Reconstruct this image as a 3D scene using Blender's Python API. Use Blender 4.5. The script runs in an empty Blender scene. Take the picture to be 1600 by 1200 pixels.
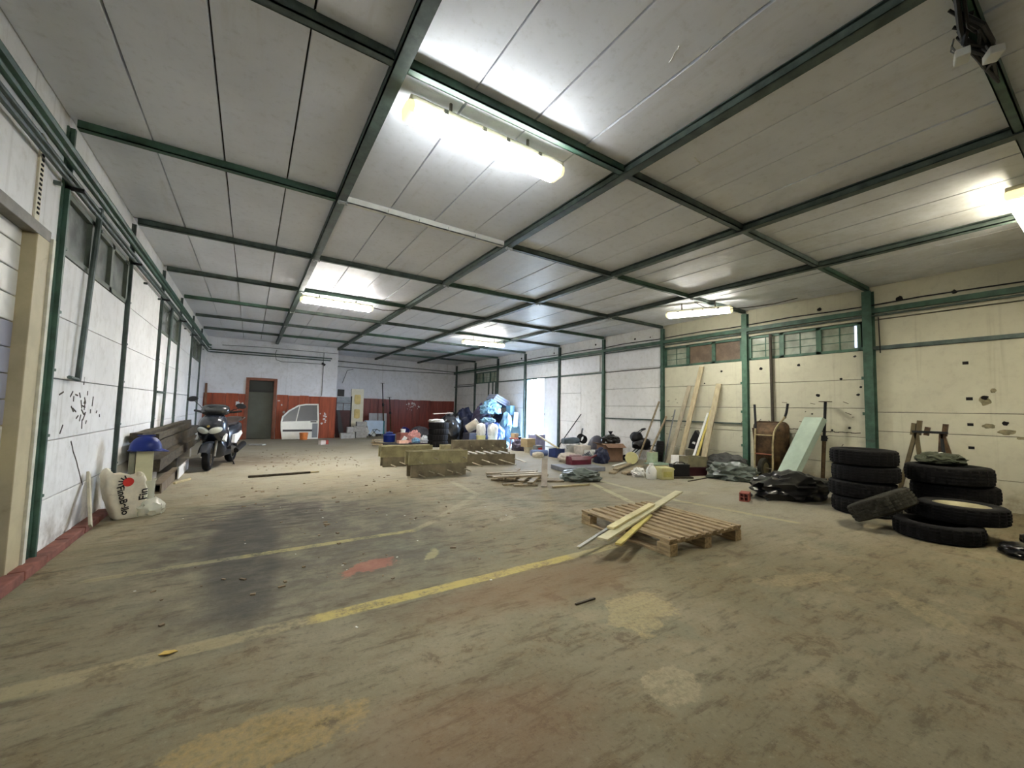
import bpy, bmesh, math, random
from mathutils import Vector, Matrix, noise, Euler
from mathutils.bvhtree import BVHTree

S = bpy.context.scene
C = S.collection
RND = random.Random(11)
PI = math.pi

# ------------------------------------------------------------------ camera, world, exposure
def camera():
    yaw, pitch, roll = 0.57061, 0.06297, 0.02369
    fwd = Vector((math.sin(yaw) * math.cos(pitch), math.cos(yaw) * math.cos(pitch), math.sin(pitch)))
    right = Vector((math.cos(yaw), -math.sin(yaw), 0))
    up = right.cross(fwd)
    r2 = right * math.cos(roll) + up * math.sin(roll)
    u2 = up * math.cos(roll) - right * math.sin(roll)
    m = Matrix((r2, u2, -fwd)).transposed().to_4x4()
    m.translation = Vector((0, 0, 1.2296))
    cd = bpy.data.cameras.new('camera')
    cd.sensor_width = 36
    cd.lens = 633.72 / 1600 * 36
    cd.clip_start = 0.05
    cd.clip_end = 200
    co = bpy.data.objects.new('camera', cd)
    C.objects.link(co)
    co.matrix_world = m
    S.camera = co
camera()

world = bpy.data.worlds.new('sky')
S.world = world
world.use_nodes = True
bg = world.node_tree.nodes['Background']
bg.inputs[0].default_value = (0.56, 0.72, 1.0, 1)
bg.inputs[1].default_value = 52.0

S.view_settings.view_transform = 'Standard'
S.view_settings.look = 'None'
S.view_settings.gamma = 1
S.view_settings.use_curve_mapping = False
S.view_settings.exposure = 0.8
try:
    S.cycles.use_denoising = True
    S.cycles.max_bounces = 10
    S.cycles.diffuse_bounces = 7
    S.cycles.sample_clamp_indirect = 6
except Exception:
    pass
LAMP = 98.0

# ------------------------------------------------------------------ material helpers
def lin(c):
    return tuple(((v / 255) / 12.92 if v / 255 <= 0.04045 else ((v / 255 + 0.055) / 1.055) ** 2.4) for v in c)

class NT:
    def __init__(s, name):
        s.m = bpy.data.materials.new(name)
        s.m.use_nodes = True
        s.t = s.m.node_tree
        s.n = s.t.nodes
        s.p = s.n['Principled BSDF']
    def node(s, k, **kw):
        nd = s.n.new(k)
        for a, b in kw.items():
            setattr(nd, a, b)
        return nd
    def put(s, sock, v):
        if hasattr(v, 'is_output') or isinstance(v, bpy.types.NodeSocket):
            s.t.links.new(v, sock)
        elif isinstance(v, (tuple, list)) and sock.type == 'RGBA':
            sock.default_value = (*v[:3], 1)
        else:
            sock.default_value = v
    def math(s, op, a, b=0.0, c=None, clamp=False):
        nd = s.node('ShaderNodeMath', operation=op, use_clamp=clamp)
        s.put(nd.inputs[0], a)
        s.put(nd.inputs[1], b)
        if c is not None:
            s.put(nd.inputs[2], c)
        return nd.outputs[0]
    def mix(s, f, a, b, mode='MIX'):
        nd = s.node('ShaderNodeMix', data_type='RGBA', blend_type=mode)
        s.put(nd.inputs[0], f)
        s.put(nd.inputs[6], a)
        s.put(nd.inputs[7], b)
        return nd.outputs[2]
    def pos(s):
        return s.node('ShaderNodeNewGeometry').outputs['Position']
    def obj(s):
        return s.node('ShaderNodeTexCoord').outputs['Object']
    def xyz(s, v):
        nd = s.node('ShaderNodeSeparateXYZ')
        s.put(nd.inputs[0], v)
        return nd.outputs
    def scale(s, v, k):
        nd = s.node('ShaderNodeVectorMath', operation='MULTIPLY')
        s.put(nd.inputs[0], v)
        nd.inputs[1].default_value = k
        return nd.outputs[0]
    def noise(s, v, scale, detail=4, rough=0.55, dist=0.0):
        nd = s.node('ShaderNodeTexNoise')
        s.put(nd.inputs['Vector'], v)
        nd.inputs['Scale'].default_value = scale
        nd.inputs['Detail'].default_value = detail
        nd.inputs['Roughness'].default_value = rough
        nd.inputs['Distortion'].default_value = dist
        return nd.outputs[0]
    def ramp(s, f, lo, hi, a=0.0, b=1.0):
        nd = s.node('ShaderNodeMapRange', interpolation_type='SMOOTHSTEP')
        s.put(nd.inputs[0], f)
        for i, v in zip((1, 2, 3, 4), (lo, hi, a, b)):
            nd.inputs[i].default_value = v
        return nd.outputs[0]
    def bump(s, h, strength=0.3, dist=0.01):
        nd = s.node('ShaderNodeBump')
        nd.inputs['Strength'].default_value = strength
        nd.inputs['Distance'].default_value = dist
        s.put(nd.inputs['Height'], h)
        s.t.links.new(nd.outputs[0], s.p.inputs['Normal'])
    def done(s, col=None, rough=0.6, metal=0.0, spec=0.5):
        if col is not None:
            s.put(s.p.inputs['Base Color'], col)
        s.put(s.p.inputs['Roughness'], rough)
        s.put(s.p.inputs['Metallic'], metal)
        s.put(s.p.inputs['Specular IOR Level'], spec)
        return s.m

MATS = {}
def mat(name, rgb, rough=0.6, metal=0.0, var=0.18, scale=7.0, bump=0.0, spec=0.4, stretch=(1, 1, 1), dirt=0.0, dirtcol=(60, 52, 42)):
    if name in MATS:
        return MATS[name]
    t = NT(name)
    c = lin(rgb)
    v = t.scale(t.pos(), stretch)
    n = t.noise(v, scale, 5, 0.6)
    f = t.ramp(n, 0.3, 0.7)
    col = t.mix(f, tuple(x * (1 - var) for x in c), tuple(min(1, x * (1 + var)) for x in c))
    if dirt > 0:
        d = t.ramp(t.noise(v, scale * 0.6, 6, 0.7, 0.6), 0.62 - 0.25 * dirt, 0.75)
        col = t.mix(t.math('MULTIPLY', d, min(1, dirt + 0.3)), col, lin(dirtcol))
    if bump:
        t.bump(n, bump, 0.01)
    MATS[name] = t.done(col, rough, metal, spec)
    return MATS[name]


def wall_mat(name, rgb, spots=0.5):
    t = NT(name)
    c = lin(rgb)
    p = t.pos()
    big = t.noise(p, 0.7, 4, 0.6)
    fine = t.noise(p, 9, 5, 0.65)
    col = t.mix(t.ramp(big, 0.35, 0.7), tuple(x * 0.86 for x in c), c)
    col = t.mix(t.ramp(fine, 0.45, 0.75, 0, 0.22), col, lin((150, 142, 122)))
    # scratches and chips in the paint, mostly in the lower half
    z = t.xyz(p)[2]
    low = t.ramp(z, 0.2, 2.6, 1.0, 0.25)
    sc = t.noise(t.scale(p, (1, 1, 0.35)), 16, 5, 0.7, 1.6)
    chips = t.math('MULTIPLY', t.ramp(sc, 0.67, 0.71), t.ramp(t.noise(p, 1.1, 2), 0.5, 0.62))
    col = t.mix(t.math('MULTIPLY', t.math('MULTIPLY', chips, low), spots), col, lin((72, 64, 54)))
    # grime along the foot
    gr = t.math('MULTIPLY', t.ramp(z, 0.02, 0.55, 0.75, 0.0), t.ramp(t.noise(p, 2.4, 5, 0.7), 0.38, 0.66))
    col = t.mix(gr, col, lin((118, 104, 80)))
    # run-down streaks
    st = t.noise(t.scale(p, (5, 5, 0.18)), 2.2, 4, 0.6)
    col = t.mix(t.ramp(st, 0.58, 0.78, 0, 0.3), col, lin((140, 132, 110)))
    t.bump(fine, 0.15, 0.01)
    return t.done(col, 0.72, 0, 0.3)

def ceiling_mat():
    t = NT('ceiling_board')
    p = t.pos()
    c = lin((240, 243, 250))
    col = t.mix(t.ramp(t.noise(p, 0.8, 4, 0.6), 0.3, 0.7), tuple(x * 0.86 for x in c), c)
    stn = t.noise(t.scale(p, (3.0, 0.3, 1)), 1.6, 5, 0.65)
    col = t.mix(t.ramp(stn, 0.55, 0.8, 0, 0.35), col, lin((186, 182, 170)))
    rgt = t.ramp(t.xyz(p)[0], 2.8, 6.5)
    col = t.mix(t.math('MULTIPLY', rgt, t.ramp(t.noise(p, 1.3, 5, 0.7), 0.3, 0.75, 0.12, 0.5)), col, lin((150, 142, 118)))
    mot = t.noise(p, 14, 5, 0.7)
    col = t.mix(t.ramp(mot, 0.5, 0.8, 0, 0.25), col, lin((150, 146, 132)))
    t.bump(t.noise(t.scale(p, (2.0, 0.4, 1)), 5, 4), 0.35, 0.01)
    return t.done(col, t.ramp(mot, 0.3, 0.7, 0.32, 0.5), 0, 0.5)

def floor_mat():
    t = NT('worn_concrete')
    p = t.pos()
    x, y, z = t.xyz(p)
    n1 = t.noise(p, 0.5, 6, 0.62, 0.2)
    n2 = t.noise(t.scale(p, (0.8, 1.3, 1)), 1.5, 7, 0.66, 0.25)
    n3 = t.noise(t.scale(p, (0.55, 2.2, 1)), 5.5, 7, 0.72, 0.15)
    n4 = t.noise(p, 38, 5, 0.75)
    n5 = t.noise(p, 3.2, 8, 0.75, 0.2)
    n6 = t.noise(p, 130, 3, 0.7)
    col = t.mix(t.ramp(n1, 0.36, 0.64), lin((120, 111, 84)), lin((146, 136, 110)))
    col = t.mix(t.ramp(n5, 0.45, 0.68, 0, 0.6), col, lin((128, 106, 70)))
    gg = t.noise(t.scale(p, (1.3, 1, 1)), 0.9, 6, 0.66, 0.3)
    col = t.mix(t.ramp(gg, 0.5, 0.66, 0, 0.6), col, lin((112, 112, 90)))
    col = t.mix(t.ramp(n3, 0.5, 0.66, 0, 0.55), col, lin((66, 58, 44)))
    col = t.mix(t.ramp(n5, 0.585, 0.61, 0, 0.35), col, lin((78, 68, 50)))
    col = t.mix(t.ramp(n2, 0.40, 0.37, 0, 0.35), col, lin((150, 138, 108)))
    # brown mud tint that also paints the near half dimmer
    near = t.ramp(y, 1.5, 4.5, 0.4, 0.0)
    col = t.mix(t.math('MULTIPLY', near, t.ramp(n2, 0.3, 0.6, 0.4, 1.0)), col, lin((86, 74, 48)))
    # sandy tint that also paints the floor brighter further back and along the right
    far = t.math('ADD', t.ramp(y, 4.6, 9.5), t.math('MULTIPLY', t.ramp(x, 3.2, 6.0), t.ramp(y, 0.6, 3.0)), clamp=True)
    dust = t.math('MULTIPLY', far, t.ramp(n2, 0.3, 0.62, 0.5, 0.92))
    col = t.mix(dust, col, lin((146, 140, 124)))
    col = t.mix(t.ramp(n5, 0.56, 0.7, 0, 0.35), col, lin((84, 72, 54)))
    col = t.mix(t.ramp(n4, 0.52, 0.72, 0, 0.5), col, lin((58, 50, 38)))
    col = t.mix(t.ramp(n4, 0.45, 0.3, 0, 0.3), col, lin((150, 142, 118)))
    col = t.mix(t.ramp(n6, 0.6, 0.75, 0, 0.35), col, lin((50, 44, 34)))

    def ell(cx, cy, rx, ry, soft=0.25, wob=0.35, ang=0.0, src=None):
        dx = t.math('SUBTRACT', x, cx)
        dy = t.math('SUBTRACT', y, cy)
        ca, sa = math.cos(ang), math.sin(ang)
        ex = t.math('DIVIDE', t.math('ADD', t.math('MULTIPLY', dx, ca), t.math('MULTIPLY', dy, sa)), rx)
        ey = t.math('DIVIDE', t.math('SUBTRACT', t.math('MULTIPLY', dy, ca), t.math('MULTIPLY', dx, sa)), ry)
        d = t.math('SQRT', t.math('ADD', t.math('MULTIPLY', ex, ex), t.math('MULTIPLY', ey, ey)))
        d = t.math('ADD', d, t.math('MULTIPLY', t.math('SUBTRACT', src or n2, 0.5), wob * 4))
        return t.ramp(d, 1.0 - soft, 1.0 + soft, 1.0, 0.0)
    # oil-dark working area
    dk = ell(0.55, 4.3, 1.3, 1.75, 0.5, 0.3)
    col = t.mix(t.math('MULTIPLY', dk, t.ramp(n5, 0.3, 0.6, 0.3, 0.9)), col, lin((78, 74, 62)))
    dk2 = ell(0.02, 4.2, 0.26, 1.5, 0.25, 0.12)
    col = t.mix(t.math('MULTIPLY', dk2, 0.6), col, lin((46, 45, 42)))
    dk3 = ell(0.25, 5.4, 0.75, 0.75, 0.5, 0.4)
    col = t.mix(t.math('MULTIPLY', dk3, t.ramp(n3, 0.4, 0.6, 0.2, 0.8)), col, lin((56, 53, 46)))
    # rusty mud tint
    ru = ell(1.9, 2.35, 0.9, 0.28, 0.5, 0.5)
    col = t.mix(t.math('MULTIPLY', ru, 0.5), col, lin((112, 84, 54)))
    ru2 = ell(0.8, 1.35, 0.5, 0.35, 0.6, 0.5)
    col = t.mix(t.math('MULTIPLY', ru2, 0.4), col, lin((112, 80, 54)))
    ms = ell(-0.25, 10.6, 1.1, 1.0, 0.5, 0.5)
    col = t.mix(t.math('MULTIPLY', ms, t.ramp(n3, 0.35, 0.55, 0.1, 0.75)), col, lin((98, 82, 64)))
    # pale cement patches
    for (cx, cy, rx, ry, k, c, a) in [(2.12, 1.76, 0.30, 0.17, 0.8, (168, 150, 104), 0.5), (1.66, 1.22, 0.14, 0.10, 0.75, (164, 150, 118), 0.2),
                                   (0.12, 1.80, 0.33, 0.13, 0.85, (158, 132, 78), -0.15), (3.72, 0.82, 0.30, 0.09, 0.45, (168, 152, 112), 0.9),
                                   (3.55, 1.45, 0.35, 0.10, 0.45, (166, 148, 108), -0.3), (4.75, 2.9, 0.5, 0.2, 0.4, (176, 166, 136), -0.4),
                                   (2.5, 3.95, 0.16, 0.07, 0.6, (176, 168, 140), 0.3), (5.4, 4.2, 0.8, 0.15, 0.4, (188, 180, 146), -0.6)]:
        e = ell(cx, cy, rx, ry, 0.12, 0.9, a, n5)
        col = t.mix(t.math('MULTIPLY', e, t.math('MULTIPLY', t.ramp(n4, 0.3, 0.62, 0.8, 0.3), k)), col, lin(c))
    rd = ell(0.88, 3.29, 0.22, 0.10, 0.15, 1.1, 0.5, n5)
    col = t.mix(t.math('MULTIPLY', rd, 0.45), col, lin((160, 84, 66)))
    ys = ell(1.35, 3.28, 0.05, 0.13, 0.3, 1.3, -0.6, n5)
    col = t.mix(t.math('MULTIPLY', ys, 0.3), col, lin((186, 176, 120)))

    # worn paint lines
    def seg(x0, y0, x1, y1, w, c, k, wear0, wear1):
        L = math.hypot(x1 - x0, y1 - y0)
        ux, uy = (x1 - x0) / L, (y1 - y0) / L
        dx = t.math('SUBTRACT', x, x0)
        dy = t.math('SUBTRACT', y, y0)
        al = t.math('ADD', t.math('MULTIPLY', dx, ux), t.math('MULTIPLY', dy, uy))
        ac = t.math('ABSOLUTE', t.math('SUBTRACT', t.math('MULTIPLY', dy, ux), t.math('MULTIPLY', dx, uy)))
        ac = t.math('ADD', ac, t.math('MULTIPLY', t.math('SUBTRACT', n3, 0.5), w * 0.9))
        m = t.math('MULTIPLY', t.ramp(ac, w * 0.8, w * 1.2, 1, 0), t.math('MULTIPLY', t.ramp(al, -0.04, 0.04), t.ramp(al, L - 0.04, L + 0.04, 1, 0)))
        wear = t.ramp(t.math('ADD', n5, t.math('MULTIPLY', t.math('SUBTRACT', n4, 0.5), 0.6)), wear0, wear1, 1.0, 0.15)
        return t.mix(t.math('MULTIPLY', t.math('MULTIPLY', m, wear), k), *_c(col, c))
    def _c(a, b):
        return a, lin(b)
    for a in [(-1.2, 2.60, 0.35, 2.63, 0.06, (152, 140, 104), 0.6, 0.42, 0.62), (0.35, 2.63, 2.35, 2.67, 0.052, (176, 158, 84), 0.75, 0.42, 0.66),
              (2.35, 2.67, 3.0, 2.69, 0.05, (178, 164, 110), 0.5, 0.45, 0.7),
              (-0.9, 3.93, 0.0, 3.96, 0.04, (150, 142, 104), 0.5, 0.45, 0.62), (0.0, 3.96, 1.45, 4.0, 0.042, (166, 154, 96), 0.6, 0.42, 0.66),
              (1.45, 4.0, 1.8, 4.28, 0.04, (160, 152, 116), 0.35, 0.4, 0.7), (1.8, 4.28, 2.82, 5.26, 0.045, (160, 152, 122), 0.4, 0.4, 0.62),
              (2.82, 5.26, 2.9, 6.3, 0.045, (172, 164, 132), 0.4, 0.45, 0.7),
              (5.5, 6.4, 4.4, 3.7, 0.05, (192, 184, 146), 0.6, 0.45, 0.75), (5.35, 5.7, 5.15, 3.6, 0.05, (192, 184, 146), 0.5, 0.45, 0.75),
              (5.15, 3.6, 5.4, 2.2, 0.05, (184, 172, 124), 0.35, 0.45, 0.75), (2.2, 5.2, 5.2, 3.4, 0.012, (70, 64, 52), 0.6, 0.5, 0.8), (1.2, 3.9, 1.9, 3.2, 0.01, (84, 70, 52), 0.4, 0.5, 0.8)]:
        col = seg(*a)
    hgt = t.math('ADD', n3, t.math('MULTIPLY', n4, 0.5))
    t.bump(hgt, 0.4, 0.012)
    rough = t.ramp(n3, 0.3, 0.7, 0.75, 0.92)
    return t.done(col, rough, 0, 0.3)

def emit_mat(name, col, strength):
    t = NT(name)
    t.put(t.p.inputs['Base Color'], (0.9, 0.9, 0.88))
    t.put(t.p.inputs['Emission Color'], col)
    t.p.inputs['Emission Strength'].default_value = strength
    return t.m

def plastic_sheet(name, rgb, alpha=0.4):
    t = NT(name)
    n = t.noise(t.pos(), 9, 4)
    t.bump(n, 0.5, 0.02)
    t.p.inputs['Alpha'].default_value = alpha
    return t.done(lin(rgb), 0.25, 0, 0.6)

WALL = wall_mat('white_painted_concrete', (242, 241, 238), 0.75)
WALLB = wall_mat('white_plaster', (242, 242, 244), 0.25)
CEIL = ceiling_mat()
FLOOR = floor_mat()
MORTAR = mat('dark_joint', (70, 66, 58), 0.9)
GREEN = mat('green_steel_paint', (62, 90, 74), 0.5, var=0.3, scale=6, dirt=0.35, dirtcol=(48, 46, 40), spec=0.4)
DGREEN = mat('dark_green_steel', (76, 89, 83), 0.55, var=0.3, scale=8, dirt=0.35, dirtcol=(46, 46, 44))
LGREEN = mat('light_green_steel', (74, 106, 86), 0.5, var=0.2, scale=8, dirt=0.3, dirtcol=(60, 60, 52))
WHITEP = mat('white_plastic', (226, 226, 220), 0.45, var=0.06, scale=5)
TIMBER = mat('grey_timber', (142, 128, 102), 0.75, var=0.3, scale=5, stretch=(3, 3, 3), bump=0.2, dirt=0.2)
PINE = mat('pale_pine', (172, 158, 118), 0.65, var=0.15, scale=6, dirt=0.12)
CREAMB = mat('cream_board', (186, 178, 142), 0.6, var=0.12, scale=6)
YELLOWB = mat('yellow_painted_board', (186, 170, 92), 0.55, var=0.15, scale=8)
PALLETW = mat('pallet_wood', (148, 128, 94), 0.75, var=0.35, scale=7, stretch=(5, 1, 5), bump=0.2, dirt=0.25, dirtcol=(50, 40, 30))
FORMW = mat('formwork_board', (148, 140, 104), 0.7, var=0.25, scale=5, dirt=0.35, dirtcol=(84, 72, 50))
FORMD = mat('formwork_dark_board', (122, 112, 90), 0.75, var=0.3, scale=5, dirt=0.4, dirtcol=(60, 54, 44))
DARKW = mat('old_dark_timber', (66, 58, 44), 0.8, var=0.4, scale=5, stretch=(4, 1, 4), bump=0.3, dirt=0.3, dirtcol=(40, 34, 26))
STEEL = mat('dull_steel', (118, 112, 100), 0.45, 0.8, var=0.3, scale=10)
RUST = mat('rusty_steel', (88, 68, 46), 0.7, 0.3, var=0.45, scale=9, dirt=0.5, dirtcol=(58, 44, 34), bump=0.2)
BLACKM = mat('black_metal', (26, 26, 26), 0.5, 0.2)
BLACKP = mat('black_plastic', (22, 22, 24), 0.4)
RUBBER = mat('black_rubber', (15, 14, 14), 0.8, var=0.25, scale=14, spec=0.25)
RUBBERG = mat('dusty_rubber', (50, 48, 40), 0.85, var=0.3, scale=14, spec=0.2)
FILM = mat('black_polythene', (15, 15, 16), 0.28, var=0.3, scale=10, spec=0.6)
GREYFILM = mat('grey_green_polythene', (92, 100, 92), 0.35, var=0.25, scale=10, spec=0.5)
TARP = mat('dark_grey_tarpaulin', (60, 60, 56), 0.6, var=0.3, scale=9)
OLIVE = mat('olive_cloth', (62, 66, 50), 0.9, var=0.25, scale=20)
NAVY = mat('navy_plastic', (34, 40, 66), 0.45, var=0.3, scale=9)
PURPLE = mat('purple_grey_plastic', (64, 58, 78), 0.45, var=0.3, scale=9)
CYANB = mat('pale_blue_plastic', (108, 148, 170), 0.35, var=0.2, scale=9, spec=0.5)
BLUEB = mat('blue_plastic', (70, 96, 158), 0.35, var=0.25, scale=9, spec=0.5)
TEAL = mat('teal_plastic', (92, 150, 152), 0.35, var=0.2, scale=9)
WHITEB = mat('white_woven_plastic', (214, 212, 206), 0.55, var=0.1, scale=12)
CARD = mat('brown_cardboard', (132, 104, 84), 0.8, var=0.12, scale=8)
CARDL = mat('light_cardboard', (186, 166, 128), 0.8, var=0.12, scale=8)
BLUE = mat('blue_enamel', (10, 36, 112), 0.42, var=0.15, scale=6, spec=0.35)
REDP = mat('dark_red_paint', (98, 32, 46), 0.4, var=0.25, scale=9)
REDC = mat('red_print', (196, 48, 40), 0.6, var=0.08)
INK = mat('black_print', (34, 30, 28), 0.6, var=0.05)
ORANGE = mat('orange_plastic', (206, 120, 60), 0.4, var=0.15, scale=14)
CONCR = mat('pale_concrete_block', (164, 162, 156), 0.85, var=0.15, scale=12, bump=0.2)
FOAMB = mat('pale_blue_foam', (196, 216, 236), 0.7, var=0.06)
TEALF = mat('teal_foam', (64, 132, 142), 0.7)
GREENF = mat('mint_green_foam', (168, 184, 166), 0.75, var=0.12, scale=2.5, dirt=0.15, dirtcol=(150, 150, 120))
CREAMF = mat('cream_foam', (214, 208, 184), 0.75, var=0.06)
STAIN = mat('ochre_stain', (206, 184, 120), 0.8, var=0.15, scale=5)
REDBOARD = mat('red_brown_boarding', (152, 72, 42), 0.55, var=0.25, scale=4, stretch=(4, 4, 0.4), dirt=0.1, dirtcol=(110, 44, 28), spec=0.4)
REDFRAME = mat('red_brown_door_frame', (128, 76, 54), 0.5, var=0.15)
OLIVEDOOR = mat('grey_green_door', (88, 90, 78), 0.55, var=0.1, scale=3)
DARKDOOR = mat('dark_fanlight', (50, 52, 44), 0.5, var=0.1, scale=3)
BRICKRED = mat('brick_red_kerb', (122, 76, 64), 0.8, var=0.3, scale=8, bump=0.2, dirt=0.3, dirtcol=(84, 66, 54))
BEIGEF = mat('beige_door_frame', (182, 170, 136), 0.6, var=0.1, scale=4, dirt=0.1, dirtcol=(120, 104, 76))
SLATW = mat('white_door_slat', (202, 200, 190), 0.45, var=0.06)
SLATG = mat('grey_door_slat', (140, 140, 150), 0.45, var=0.06)
VANW = mat('white_car_paint', (226, 224, 210), 0.25, var=0.04, spec=0.6)
GREYP = mat('grey_plastic', (120, 122, 122), 0.5, var=0.12)
CHROME = mat('clear_lamp_glass', (216, 220, 210), 0.12, 0.2, var=0.1, spec=0.8)
SCOOT = mat('dark_blue_scooter_paint', (30, 34, 42), 0.25, var=0.15, spec=0.7)
GLASSD = mat('dark_tinted_glass', (52, 54, 54), 0.35, var=0.1, spec=0.8)
DIRTYG = mat('dirty_window_glass', (136, 140, 136), 0.16, var=0.35, scale=3, spec=0.7, dirt=0.3, dirtcol=(150, 150, 140))
WINDD = mat('dim_window_glass', (146, 152, 134), 0.14, var=0.25, scale=4, spec=0.7)
BOARDED = mat('boarded_brown_pane', (98, 82, 66), 0.4, var=0.25, scale=6)
HOLE = mat('dark_hole', (24, 22, 20), 0.95, var=0.1)
YTUB = mat('yellow_pail_lid', (206, 200, 142), 0.5, var=0.06)
YBOX = mat('pale_yellow_box', (192, 186, 136), 0.6, var=0.1)
PINK = mat('pink_wrapping', (196, 140, 132), 0.5, var=0.2, scale=14)
SHEET = plastic_sheet('clear_plastic_wrap', (214, 214, 196), 0.45)
PORTW = mat('white_door_leaf', (224, 226, 232), 0.5, var=0.05)
LEAF = mat('dry_leaf', (196, 164, 84), 0.8)
WARM = (1.0, 0.96, 0.90)
COOL = (0.94, 0.98, 1.0)
DAY = (1.0, 0.98, 0.90)
AMBER = (1.0, 0.93, 0.74)

# ------------------------------------------------------------------ mesh helpers
def rotm(r):
    return Euler(r, 'XYZ').to_matrix().to_4x4()

class MB:
    def __init__(s):
        s.bm = bmesh.new()
    def box(s, c, size, rot=(0, 0, 0), bevel=0.0):
        m = Matrix.Translation(c) @ rotm(rot) @ Matrix.Diagonal((*size, 1))
        r = bmesh.ops.create_cube(s.bm, size=1, matrix=m)
        if bevel:
            es = list({e for v in r['verts'] for e in v.link_edges})
            bmesh.ops.bevel(s.bm, geom=es, offset=bevel, segments=2, affect='EDGES', profile=0.6)
        return s
    def lohi(s, lo, hi, bevel=0.0):
        return s.box([(a + b) / 2 for a, b in zip(lo, hi)], [b - a for a, b in zip(lo, hi)], bevel=bevel)
    def bar(s, p0, p1, w, h, up=(0, 0, 1), bevel=0.0):
        p0, p1 = Vector(p0), Vector(p1)
        y = (p1 - p0).normalized()
        x = y.cross(Vector(up))
        if x.length < 1e-4:
            x = y.cross(Vector((1, 0, 0)))
        x.normalize()
        z = x.cross(y)
        m = Matrix((x, y, z)).transposed().to_4x4()
        m.translation = (p0 + p1) / 2
        r = bmesh.ops.create_cube(s.bm, size=1, matrix=m @ Matrix.Diagonal((w, (p1 - p0).length, h, 1)))
        if bevel:
            es = list({e for v in r['verts'] for e in v.link_edges})
            bmesh.ops.bevel(s.bm, geom=es, offset=bevel, segments=1, affect='EDGES')
        return s
    def loft(s, rings, cap=True, closed=True):
        vs = [[s.bm.verts.new(p) for p in r] for r in rings]
        n = len(vs[0])
        for a, b in zip(vs, vs[1:]):
            for i in range(n if closed else n - 1):
                j = (i + 1) % n
                s.bm.faces.new((a[i], a[j], b[j], b[i]))
        if cap and closed:
            s.bm.faces.new(list(reversed(vs[0])))
            s.bm.faces.new(vs[-1])
        return s
    def cyl(s, p0, p1, r0, r1=None, seg=12, cap=True):
        r1 = r0 if r1 is None else r1
        p0, p1 = Vector(p0), Vector(p1)
        q = (p1 - p0).to_track_quat('Z', 'Y').to_matrix()
        ring = lambda p, r: [p + q @ Vector((r * math.cos(2 * PI * i / seg), r * math.sin(2 * PI * i / seg), 0)) for i in range(seg)]
        return s.loft([ring(p0, r0), ring(p1, r1)], cap)
    def tube(s, pts, r, seg=8):
        pts = [Vector(p) for p in pts]
        rs = r if isinstance(r, (list, tuple)) else [r] * len(pts)
        rings = []
        ref = None
        for i, p in enumerate(pts):
            d = (pts[min(i + 1, len(pts) - 1)] - pts[max(i - 1, 0)]).normalized()
            if ref is None:
                ref = d.orthogonal().normalized()
            ref = (ref - d * ref.dot(d)).normalized()
            b = d.cross(ref)
            rings.append([p + (ref * math.cos(2 * PI * k / seg) + b * math.sin(2 * PI * k / seg)) * rs[i] for k in range(seg)])
        return s.loft(rings)
    def lathe(s, prof, seg=24, m=None, close=False):
        m = m or Matrix.Identity(4)
        rings = [[m @ Vector((r * math.cos(2 * PI * i / seg), r * math.sin(2 * PI * i / seg), z)) for i in range(seg)] for r, z in prof]
        if close:
            rings.append(rings[0])
            vs = [[s.bm.verts.new(p) for p in r] for r in rings[:-1]]
            vs.append(vs[0])
            for a, b in zip(vs, vs[1:]):
                for i in range(seg):
                    j = (i + 1) % seg
                    s.bm.faces.new((a[i], a[j], b[j], b[i]))
            return s
        return s.loft(rings)
    def prism(s, pts, f0, f1):
        """pts: 2-D outline; f0/f1 map (a,b) to the two faces"""
        return s.loft([[Vector(f0(*p)) for p in pts], [Vector(f1(*p)) for p in pts]])
    def blob(s, c, size, seed=0, sub=4, amp=0.16, freq=2.2, wrinkle=0.06, flat=0.35, box=0.0, rot=0.0):
        r = bmesh.ops.create_icosphere(s.bm, subdivisions=sub, radius=1.0)
        off = Vector((seed * 7.3, seed * 3.1, seed * 5.7))
        cr, sr = math.cos(rot), math.sin(rot)
        for v in r['verts']:
            d = v.co.normalized()
            if box:
                k = 1 / max(abs(d.x), abs(d.y), abs(d.z))
                d = d.lerp(d * k * 0.86, box)
            n = noise.noise(d * freq + off)
            w = 0.6 * (0.5 - abs(noise.noise(d * freq * 1.7 + off * 1.3))) + 0.25 * noise.noise(d * freq * 4.2 + off)
            q = d * (1 + amp * n + wrinkle * w * 2)
            q.z = max(q.z, -1 + flat + 0.04 * noise.noise(d * 5 + off))
            q.z = (q.z + 1 - flat) / (2 - flat) if True else q.z
            px, py = q.x * size[0] / 2, q.y * size[1] / 2
            v.co = Vector((c[0] + px * cr - py * sr, c[1] + px * sr + py * cr, c[2] + q.z * size[2]))
        return s
    def build(s, name, m, parent=None, smooth=False, loc=None, world=False):
        bmesh.ops.recalc_face_normals(s.bm, faces=s.bm.faces[:])
        if parent is not None and world:
            s.bm.transform(MW[parent.name].inverted())
        if parent is None and loc is not None:
            s.bm.transform(Matrix.Translation(-Vector(loc)))
        me = bpy.data.meshes.new(name)
        s.bm.to_mesh(me)
        s.bm.free()
        if smooth:
            me.polygons.foreach_set('use_smooth', [True] * len(me.polygons))
            try:
                me.set_sharp_from_angle(angle=math.radians(smooth if smooth is not True else 40))
            except Exception:
                pass
        me.materials.append(m)
        o = bpy.data.objects.new(name, me)
        C.objects.link(o)
        if parent is not None:
            o.parent = parent
            MW[o.name] = MW.get(parent.name, Matrix.Identity(4)).copy()
        elif loc is not None:
            o.location = loc
            MW[o.name] = Matrix.Translation(loc)
        else:
            MW[o.name] = Matrix.Identity(4)
        return o
MW = {}

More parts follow.
